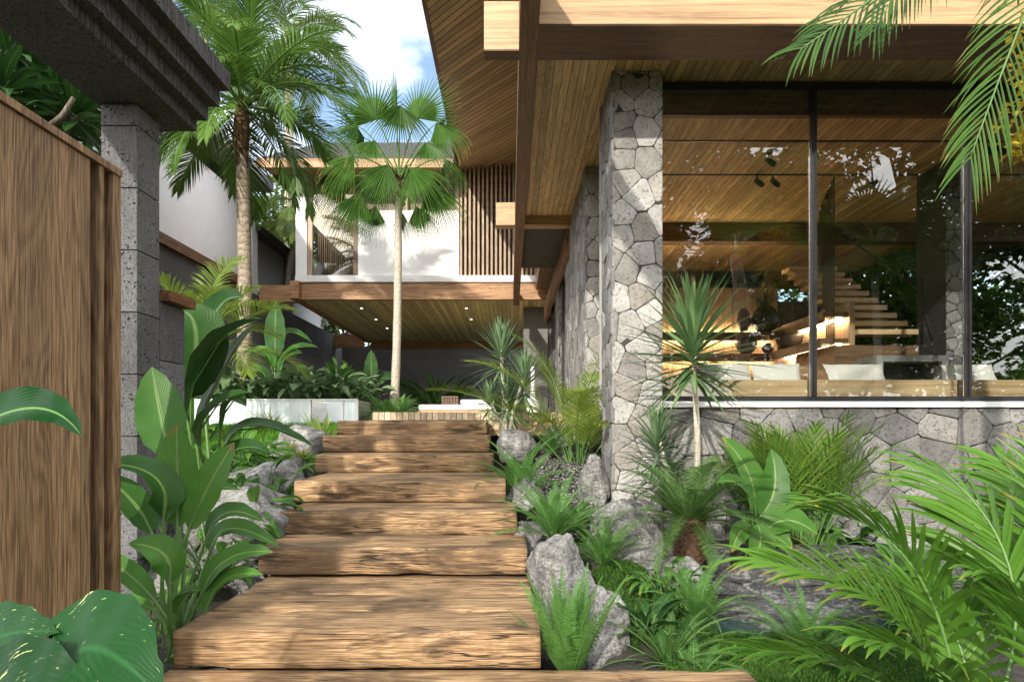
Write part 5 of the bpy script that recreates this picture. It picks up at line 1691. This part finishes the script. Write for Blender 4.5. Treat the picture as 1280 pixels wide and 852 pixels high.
# ------------------------------------------------------------------ shrubs, ground cover, tufts
def shrub(name, label, base, n, L, W, mat, h, spread, tab=LANCE, el=(1.2, -.1), dr=.8, group=None, prof=(-1, -.5, 0, .5, 1), seed=0, cat='shrub', fold=.3, face=0.0):
    o = thing(name, label, cat, base, 0, group)
    mb, sm = MB(), MB()
    for i in range(n):
        q = (i + .5) / n
        az = i * 2.39996 + seed
        rr = spread * math.sqrt(rng.random())
        a2 = az + rng.uniform(-.4, .4)
        p = V((math.cos(a2) * rr, math.sin(a2) * rr, h * rng.uniform(.25, 1) * (1 - .45 * rr / max(spread, .01))))
        e = rng.uniform(el[1], el[0])
        l = L * rng.uniform(.7, 1.1)
        pts = arc(p, az, e, l, dr * rng.uniform(.6, 1.5), 7)
        blade(mb, pts, W * l / L, tab, fold, None, rng.uniform(-.4, .4), prof, .04)
        sm.tube([V((p.x * .25, p.y * .25, -.03)), V((p.x * .6, p.y * .6, p.z * .6)), p, pts[2]], [.008, .007, .005, .002], 4)
    mb.build('foliage', M[mat], o)
    sm.build('stems', M['stalk'], o)
    return o


SG = 'leafy shrubs in the bed behind the pool'
s1 = shrub('philodendron', 'grey green philodendron at the palm trunk behind the pool', gbase(282, 495, 12.3, .38), 60, .40, .105, 'philo', .85, .6, HEART, (.9, -.5), .9, SG)
for px, dd, rz, sc, lab in ((330, 12.2, 1.0, .9, 'philodendron under the upright paddle leaf behind the pool'), (372, 12.3, 2.1, .95, 'philodendron in the middle of the bed, before the dark side wall'),
                            (412, 12.25, 3.3, .85, 'philodendron right of the middle of the bed behind the pool'), (445, 12.5, 4.4, .8, 'philodendron at the glass end of the pool'),
                            (395, 13.6, 5.2, 1.15, 'taller philodendron farther back along the dark side wall'), (250, 12.9, .5, 1.15, 'philodendron half hidden behind the dark banana leaves')):
    dup(s1, lab, gbase(px, 495, dd, .36), rz, sc, SG)
s2 = shrub('croton', 'lighter upright shrub with pale pointed leaves behind the pool near the side wall corner', gbase(425, 480, 13.8, .36), 55, .38, .06, 'calathea', 1.05, .4, LANCE, (1.4, .2), .6, SG)
dup(s2, 'pale pointed leaved shrub farther down the bed toward the pavilion corner', gbase(440, 470, 16.5, .36), 2.0, 1.15, SG)
s3 = shrub('lily_shrub', 'low dark leaved plant between gate plant and pale boulder', gbase(300, 600, 5.9, -1.0), 46, .34, .055, 'calathea', .55, .4, LANCE, (1.1, -.2), 1.1)
s3g = 'low leafy plants left of the steps'
s3['group'] = s3g
for px, py, dd, rz, sc, lab in ((332, 590, 7.0, 1.4, .95, 'low leafy plant just above the large pale boulder'), (300, 560, 8.0, 2.6, 1.1, 'low leafy plant before the lawn and pool'), (350, 575, 7.9, 3.9, .8, 'low leafy plant at the lawn edge above the boulder'),
                                (262, 600, 5.4, 4.6, 1.0, 'low leafy plant behind the stems of the gate plant'), (255, 560, 7.6, .4, 1.25, 'leafy plant deep in shade behind the banana stems')):
    p = gbase(px, py, dd)
    dup(s3, lab, (p.x, dd, ground_z(p.x, dd)), rz, sc, s3g)
for x, y, rz, sc, lab in ((1.15, 5.05, .3, .6, 'low leafy plant at the pond edge behind the lily clump'), (3.1, 6.85, 1.9, 1.0, 'low leafy plant at the foot of the window wall behind the ledge'), (2.9, 5.1, 3.0, .8, 'low leafy plant on the ledge near the corner palm'), (1.55, 6.95, 4.2, .8, 'low leafy plant in the corner of column and window wall')):
    dup(s3, lab, (x, y, max(ground_z(x, y), -1.40)), rz, sc, 'low leafy plants by the pond')
s4 = shrub('lily_clump', 'dark glossy lily clump between the two boulders by the landing', gbase(806, 805, 4.4, -1.42), 26, .30, .045, 'banana_dark', .26, .12, LANCE, (1.2, .1), 1.0, cat='plant')
dup(s4, 'dark lily clump at the base of the low window wall', gbase(1075, 700, 6.6, -1.3), 1.0, 1.2)
fern('low green fern bush against the window wall under the reed palm', gbase(1030, 690, 6.2, -1.25), 22, .5, .06, .0036, 'fern', (1.3, .1), 1.2, 40, 2.2)


def tuft(label, base, n, L, mat, W=.006, name='grass_tuft', group=None):
    o = thing(name, label, 'ornamental grass', base, 0, group)
    mb = MB()
    for i in range(n):
        az = rng.random() * 6.283
        pts = arc(V((rng.uniform(-.06, .06), rng.uniform(-.06, .06), -.02)), az, rng.uniform(.5, 1.5), L * rng.uniform(.6, 1.1), rng.uniform(.6, 2.0), 6)
        blade(mb, pts, W, BLADE, .2, prof=(-1, 1))
    mb.build('blades', M[mat], o)
    return o


t1 = tuft('golden ornamental grass tuft on the lawn before the pool', gbase(338, 545, 10.2, -.12), 230, .55, 'tuft', .007)
dup(t1, 'small grass tuft between pale boulder and top steps', gbase(378, 572, 8.2, -.42), 1.0, .45)
dup(t1, 'yellowish grass tuft at the right edge of the lawn', gbase(362, 575, 8.6, -.36), 2.0, .6)


def lawn(name, label, areas, n, h, mat='grass'):
    mb = MB()
    for (x0, x1, y0, y1, k, dz) in areas:
        for _ in range(int(n * k)):
            x, y = rng.uniform(x0, x1), rng.uniform(y0, y1)
            if noise.noise(V((x * 1.3, y * 1.3, 4))) < -.25: continue
            z = ground_z(x, y) + dz
            a = rng.random() * 6.283
            l = h * rng.uniform(.5, 1.3)
            ln = rng.uniform(.1, .8) * l
            w = rng.uniform(.003, .006)
            dx, dy = math.cos(a) * w, math.sin(a) * w
            bx, by = rng.uniform(-1, 1) * ln, rng.uniform(-1, 1) * ln
            mb.add([(x - dx, y - dy, z - .01), (x + dx, y + dy, z - .01), (x + dx * .7 + bx * .4, y + dy * .7 + by * .4, z + l * .65), (x - dx * .7 + bx * .4, y - dy * .7 + by * .4, z + l * .65), (x + bx, y + by, z + l)],
                   [(0, 1, 2, 3), (3, 2, 4)], [(0, 0), (1, 0), (1, .6), (0, .6), (.5, 1)], rng.random())
    o = mb.build(name, M[mat])
    o['kind'] = 'stuff'; o['label'] = label
    return o


lawn('lawn_grass', 'short bright green grass before the pool and beside the stairs', [(-5.6, -2.3, 7.2, 10.95, 1.0, 0)], 30000, .09)
lawn('moss_cover', 'low green moss and creepers around the boulders and pond', [(.3, 1.25, 4.3, 6.4, .5, .02), (.2, 1.2, 6.3, 9.0, .08, .03), (.9, 2.6, 3.75, 4.7, .6, .02), (.9, 1.5, 4.5, 5.4, .2, .02), (-3.2, -1.95, 3.8, 7.0, .4, 0)], 30000, .022, 'moss')

# dark clump under the pavilion and on the terrace
o = shrub('travellers_palm', 'big dark fan shaped plant in the shade under the pavilion', gbase(545, 505, 27, 0.2), 60, 2.2, .10, 'dark_leaf', 1.2, .7, LANCE, (1.45, .5), .9, None, cat='plant')
shrub('travellers_palm', 'smaller dark arching plant near the rear wall of the terrace', gbase(620, 505, 29, 0.2), 36, 1.7, .09, 'dark_leaf', .9, .5, LANCE, (1.3, .3), 1.1, None, cat='plant')
shrub('terrace_shrub', 'dark green shrub by the sunbed at the back of the terrace', gbase(590, 507, 20, 0.2), 24, .8, .10, 'banana_dark', .3, .2, LANCE, (1.2, .1), 1.3, None, cat='plant')

# golden shrub upper right
B0 = V((4.12, 5.0, -1.6))
o = thing('golden_shrub', 'tall thin shrub with golden yellow leaves at the right edge', 'shrub', B0)
mb, lb = MB(), MB()
mb.tube([(0, 0, 0), (.05, .1, 1.8), (-.02, .0, 3.4), (-.15, 0, 4.5)], [.03, .024, .016, .006], 6)
for k in range(16):
    s = V((-.10, .0, 3.55 + .06 * k))
    az = rng.uniform(2.0, 4.2)
    pts = arc(s, az, rng.uniform(-.1, .8), rng.uniform(.15, .42), rng.uniform(.2, 1.3), 6)
    mb.tube(pts, [.006 - .0008 * i for i in range(7)], 4)
    for p in pts[2:]:
        scatter_leaves(lb, p, .09, 12, .075, .02, 1, .1)
mb.build('stem', M['bark'], o); lb.build('foliage', M['gold_leaf'], o)

# ------------------------------------------------------------------ broadleaf trees
def tree(label, base, h, cr, n, leaf, lw, mat, seed=0, trunk=.16, name='broadleaf_tree', group=None, clumps=16, low=.45, shell=.25, flatz=.75):
    rg = random.Random(seed)
    o = thing(name, label, 'tree', base, 0, group)
    tm, lm = MB(), MB()
    top = V((rg.uniform(-.1, .1) * h, rg.uniform(-.1, .1) * h, h * .62))
    mid = V((rg.uniform(-.04, .04) * h, rg.uniform(-.04, .04) * h, h * .3))
    tm.tube([V((0, 0, -.2)), mid * .5, mid, top], [trunk * 1.3, trunk, trunk * .85, trunk * .45], 9)
    for i in range(clumps):
        az = i * 2.39996
        q = (i + .5) / clumps
        zz = h * (low + (1 - low) * q)
        rr = cr * math.sqrt(max(.05, 1 - (2 * q - .9) ** 2)) * rg.uniform(.55, 1.0)
        c = V((top.x * q + math.cos(az) * rr, top.y * q + math.sin(az) * rr, zz))
        s = mid.lerp(top, min(1, q * 1.1))
        tm.tube([s, s.lerp(c, .5) + V((0, 0, -.05 * h)), c], [trunk * .4, trunk * .22, trunk * .07], 5)
        scatter_leaves(lm, c, cr * rg.uniform(.32, .5), n // clumps, leaf, lw, flatz, shell)
    tm.build('trunk', M['bark'], o); lm.build('crown', M[mat], o)
    return o


# long leaved tree behind the gate
B0 = V((-5.2, 6.6, -1.0))
o = thing('plumeria_tree', 'dark long leaved tree with a bare pale branch behind the timber gate', 'tree', B0)
tm, lm = MB(), MB()
tips = []
for (px, py, dd) in ((10, 60, 6.0), (40, 95, 6.3), (75, 120, 6.2), (30, 150, 6.0), (95, 140, 6.0), (60, 60, 7.0), (110, 120, 6.6), (0, 110, 5.6), (20, 190, 6.4), (70, 170, 7.2), (-30, 80, 6.2), (-40, 140, 6.2), (115, 170, 7.4), (50, 130, 7.6), (5, 30, 7.2)):
    tips.append(at(px, py, dd) - B0)
tm.tube([V((0, 0, -.2)), V((.1, 0, 1.5)), V((.2, -.1, 3.0))], [.13, .1, .08], 8)
for tp in tips:
    tm.tube([V((.2, -.1, 2.2)), V((.2, -.1, 2.6)).lerp(tp, .5) + V((0, 0, -.25)), tp], [.05, .035, .02], 6)
    rosette(lm, tp, 26, .55, .055, 1.3, -.6, .7, 6, LANCE, .1, .25)
tm.tube([at(60, 160, 5.6) - B0, at(78, 145, 5.6) - B0, at(92, 122, 5.6) - B0], [.03, .025, .018], 7)
tm.build('trunk', M['bark'], o); lm.build('crown', M['banana_dark'], o)

TG = 'trees beyond the walls'
tree('leafy tree filling the gap left of the pavilion roof', (-10.5, 33, 0), 11, 3.0, 5200, .36, .12, 'far_leaf', 3, .2, group=TG)
tree('tree showing over the side wall beneath the pavilion floor', (-9.6, 38, 0), 8.5, 3.2, 4200, .32, .12, 'far_leaf', 5, .2, group=TG, low=.3)
tree('tree behind the rear wall at the middle of the terrace', (-3.5, 37.5, 0), 7.5, 3.2, 4200, .32, .12, 'far_leaf', 7, .2, group=TG, low=.3)
tree('tree behind the rear wall at the right of the terrace', (2.2, 38, 0), 7.5, 3.2, 3600, .32, .12, 'far_leaf', 9, .2, group=TG, low=.3)
tree('bushy tree behind the white building, tops over its eave', (-14, 30, 0), 11.5, 3.6, 4600, .36, .13, 'far_leaf', 11, .2, group=TG)
# garden at the far side of the glazed room, seen through it
tree('tree in the side garden seen through the glazed room', (10.8, 17.5, 0), 5.6, 2.2, 4200, .26, .10, 'tree_leaf', 13, .14, low=.12)
tree('second tree in the side garden by the far end of the stair', (6.4, 21, 0), 6.5, 2.4, 4200, .28, .10, 'tree_leaf', 15, .14, low=.12)
tree('low bushy tree in the side garden right of the second mullion', (8.6, 14.6, 0), 3.4, 1.5, 5000, .2, .08, 'tree_leaf', 17, .1, low=.05)
tree('low bushy tree in the side garden at the far right edge', (11.2, 13.6, 0), 3.8, 1.7, 5000, .2, .08, 'tree_leaf', 19, .1, low=.05)
course_wall('garden_wall', 5.2, 12, 16.9, 17.1, -.1, 3.1, M['lava'], 'rough grey garden wall seen through the room behind the stair', .5, 1.0, 'x')
clump_palm('areca_palm', 'feathery palm in the side garden beyond the second mullion', (8.8, 12.6, .05), 14, 2.2, .5, .02, ['areca', 'stalk'], (1.5, .5), 1.4, .2, 30, .3)
# trees behind the viewer: they are what the window reflects
RGp = 'trees behind the viewer mirrored in the window'
tree('spreading tree behind the viewer that the window reflects, near side', (5.4, -11.0, -1.7), 15, 4.2, 20000, .34, .14, 'tree_leaf', 21, .17, group=RGp, low=.32, clumps=22)
tree('spreading tree behind the viewer that the window reflects, far side', (13.0, -12.0, -1.7), 17.0, 5.0, 22000, .36, .15, 'tree_leaf', 23, .17, group=RGp, low=.25, clumps=22)
tree('unseen tall tree added to darken the far right of the reflection', (20.5, -12.0, -1.7), 14.0, 4.6, 16000, .36, .15, 'tree_leaf', 29, .2, group=RGp, low=.12, clumps=24)  # added out of view to keep bright sky out of the right panes
tree('lower dense tree behind the viewer reflected between the two tall ones', (9.2, -8.0, -1.7), 9.5, 3.4, 14000, .26, .11, 'tree_leaf', 25, .17, group=RGp, low=.25, clumps=18)
sp2 = []
for i in range(22):
    q = (i + .5) / 22
    sp2.append((i * 2.39996, 1.3 - 1.9 * q, .8, 1.0, .3 + .8 * q, .05 + .6 * q))
palm('fan_palm', 'fan palm behind the viewer whose leaves show in the window reflection', (8.9, -1.6, -1.7), (8.8, -1.6, 4.4), .1, .08, 'palm_pale', fan_crown(sp2), ['fanp', 'stalk'])

# ------------------------------------------------------------------ terrace furniture
o = thing('sunbed', 'low white sunbed with thick mattress on the deck', 'sunbed', (-1.05, 13.1, .21))
boxes('base', [(-.72, .72, 0, .9, .03, .095)], M['bench'], o)
boxes('leg', [(-.65, -.55, .1, .8, 0, .03), (.55, .65, .1, .8, 0, .03)], M['walnut'], o)
one('mattress', (-.72, .70, .0, .9, .10, .215), M['fabric'], o, True, .04)
one('cushion', (.08, .74, .1, .8, .22, .315), M['fabric'], o, True, .035)
o = thing('slatted_chair', 'small dark wooden slatted chair behind the sunbed', 'chair', (-1.45, 16.0, .21))
boxes('backrest', [(-.2 + .068 * k, -.145 + .068 * k, .36, .39, .3, .52) for k in range(6)] + [(-.2, .2, .34, .358, .48, .52)], M['walnut'], o)
one('seat', (-.2, .2, -.1, .34, .26, .30), M['walnut'], o)
for x in (-.19, .15):
    for y in (-.08, .33): one('leg', (x, x + .04, y, y + .03, 0, .258), M['walnut'], o)
mb = MB()
mb.lathe([(.10, 0), (.15, .08), (.17, .22), (.15, .36), (.07, .46), (.05, .55), (.045, .9), (.05, 1.12), (.03, 1.14), (.02, 1.1)], n=24)
o = mb.build('floor_vase', M['ceramic_white'], None, loc=(.50, 15.3, .215)); tag(o, 'tall white bottle shaped floor vase by the tiled wall', 'vase')
mb = MB()
vzp = (4.72, 12.63, 2.2)
for k in range(40):
    az = rng.random() * 6.28
    mb.tube(arc((0, 0, 0), az, rng.uniform(.5, 1.5), rng.uniform(.25, .6), rng.uniform(-.3, .8), 4), [.008, .006, .005, .004, .002], 4)
o = mb.build('dried_twigs', M['bark'], None, loc=(4.72, 12.63, 2.2)); tag(o, 'bunch of dried twigs standing in the round dark vase', 'twigs')
# ------------------------------------------------------------------ sky, sun, camera
EL, AZ = R(25), R(18)                    # sun behind the viewer, to the left
w = bpy.data.worlds.new('World')
scene.world = w
w.use_nodes = True
nt = w.node_tree
nt.nodes.clear()
out = nt.nodes.new('ShaderNodeOutputWorld')
bg = nt.nodes.new('ShaderNodeBackground')
sky = nt.nodes.new('ShaderNodeTexSky')
sky.sky_type = 'NISHITA'
sky.sun_disc = False
sky.sun_elevation = EL
sky.sun_rotation = math.pi + AZ
sky.air_density = 1.0
sky.dust_density = 3.0
tc = nt.nodes.new('ShaderNodeTexCoord')
mp = nt.nodes.new('ShaderNodeMapping')
mp.inputs['Scale'].default_value = (1.6, 1.6, 3.4)
mp.inputs['Location'].default_value = (.35, .2, .1)
nz = nt.nodes.new('ShaderNodeTexNoise')
nz.inputs['Scale'].default_value = 2.2
nz.inputs['Detail'].default_value = 7
nz.inputs['Roughness'].default_value = .58
rp = nt.nodes.new('ShaderNodeValToRGB')
rp.color_ramp.elements[0].position = .30
rp.color_ramp.elements[1].position = .66
mx = nt.nodes.new('ShaderNodeMix')
mx.data_type = 'RGBA'
mx.inputs[7].default_value = (10.0, 10.0, 10.0, 1)
nt.links.new(tc.outputs['Generated'], mp.inputs['Vector'])
nt.links.new(mp.outputs[0], nz.inputs['Vector'])
sx = nt.nodes.new('ShaderNodeSeparateXYZ')          # unseen cloud added behind the viewer and overhead for more fill light
nt.links.new(tc.outputs['Generated'], sx.inputs[0])
mr = nt.nodes.new('ShaderNodeMapRange')
mr.inputs['From Min'].default_value = -.2
mr.inputs['From Max'].default_value = .9
mr.inputs['To Min'].default_value = .12
mr.inputs['To Max'].default_value = -.15
nt.links.new(sx.outputs[1], mr.inputs[0])
ad = nt.nodes.new('ShaderNodeMath')
nt.links.new(nz.outputs[0], ad.inputs[0])
nt.links.new(mr.outputs[0], ad.inputs[1])
nt.links.new(ad.outputs[0], rp.inputs[0])
nt.links.new(rp.outputs[0], mx.inputs[0])
nt.links.new(sky.outputs[0], mx.inputs[6])
nt.links.new(mx.outputs[2], bg.inputs[0])
bg.inputs[1].default_value = .15
nt.links.new(bg.outputs[0], out.inputs[0])

sl = bpy.data.lights.new('sun', 'SUN')
sl.energy = 2.25
sl.angle = R(1.0)
sl.color = (1.0, .93, .82)
so = bpy.data.objects.new('sun', sl)
COL.objects.link(so)
dirn = V((-math.sin(AZ) * math.cos(EL), -math.cos(AZ) * math.cos(EL), math.sin(EL)))
so.rotation_euler = dirn.to_track_quat('Z', 'Y').to_euler()

cam = bpy.data.cameras.new('camera')
cam.sensor_width = 36
cam.lens = F / 1280 * 36
cam.shift_x = 2 / 1280
cam.shift_y = 107 / 1280
cam.clip_start = .05
cam.clip_end = 2000
co = bpy.data.objects.new('camera', cam)
COL.objects.link(co)
co.location = (0, 0, 0)
co.rotation_euler = (R(90), 0, 0)
scene.camera = co

scene.view_settings.view_transform = 'Standard'
scene.view_settings.look = 'None'
scene.view_settings.exposure = 1.12
scene.view_settings.gamma = 1
scene.render.engine = 'CYCLES'
cy = scene.cycles
cy.use_denoising = True
try:
    cy.denoiser = 'OPENIMAGEDENOISE'
except Exception:
    pass
cy.denoising_input_passes = 'RGB_ALBEDO_NORMAL'
cy.denoising_prefilter = 'ACCURATE'
cy.max_bounces = 10
cy.diffuse_bounces = 6
cy.glossy_bounces = 4
cy.transmission_bounces = 4
cy.transparent_max_bounces = 14
cy.caustics_reflective = False
cy.caustics_refractive = False
cy.sample_clamp_indirect = 6
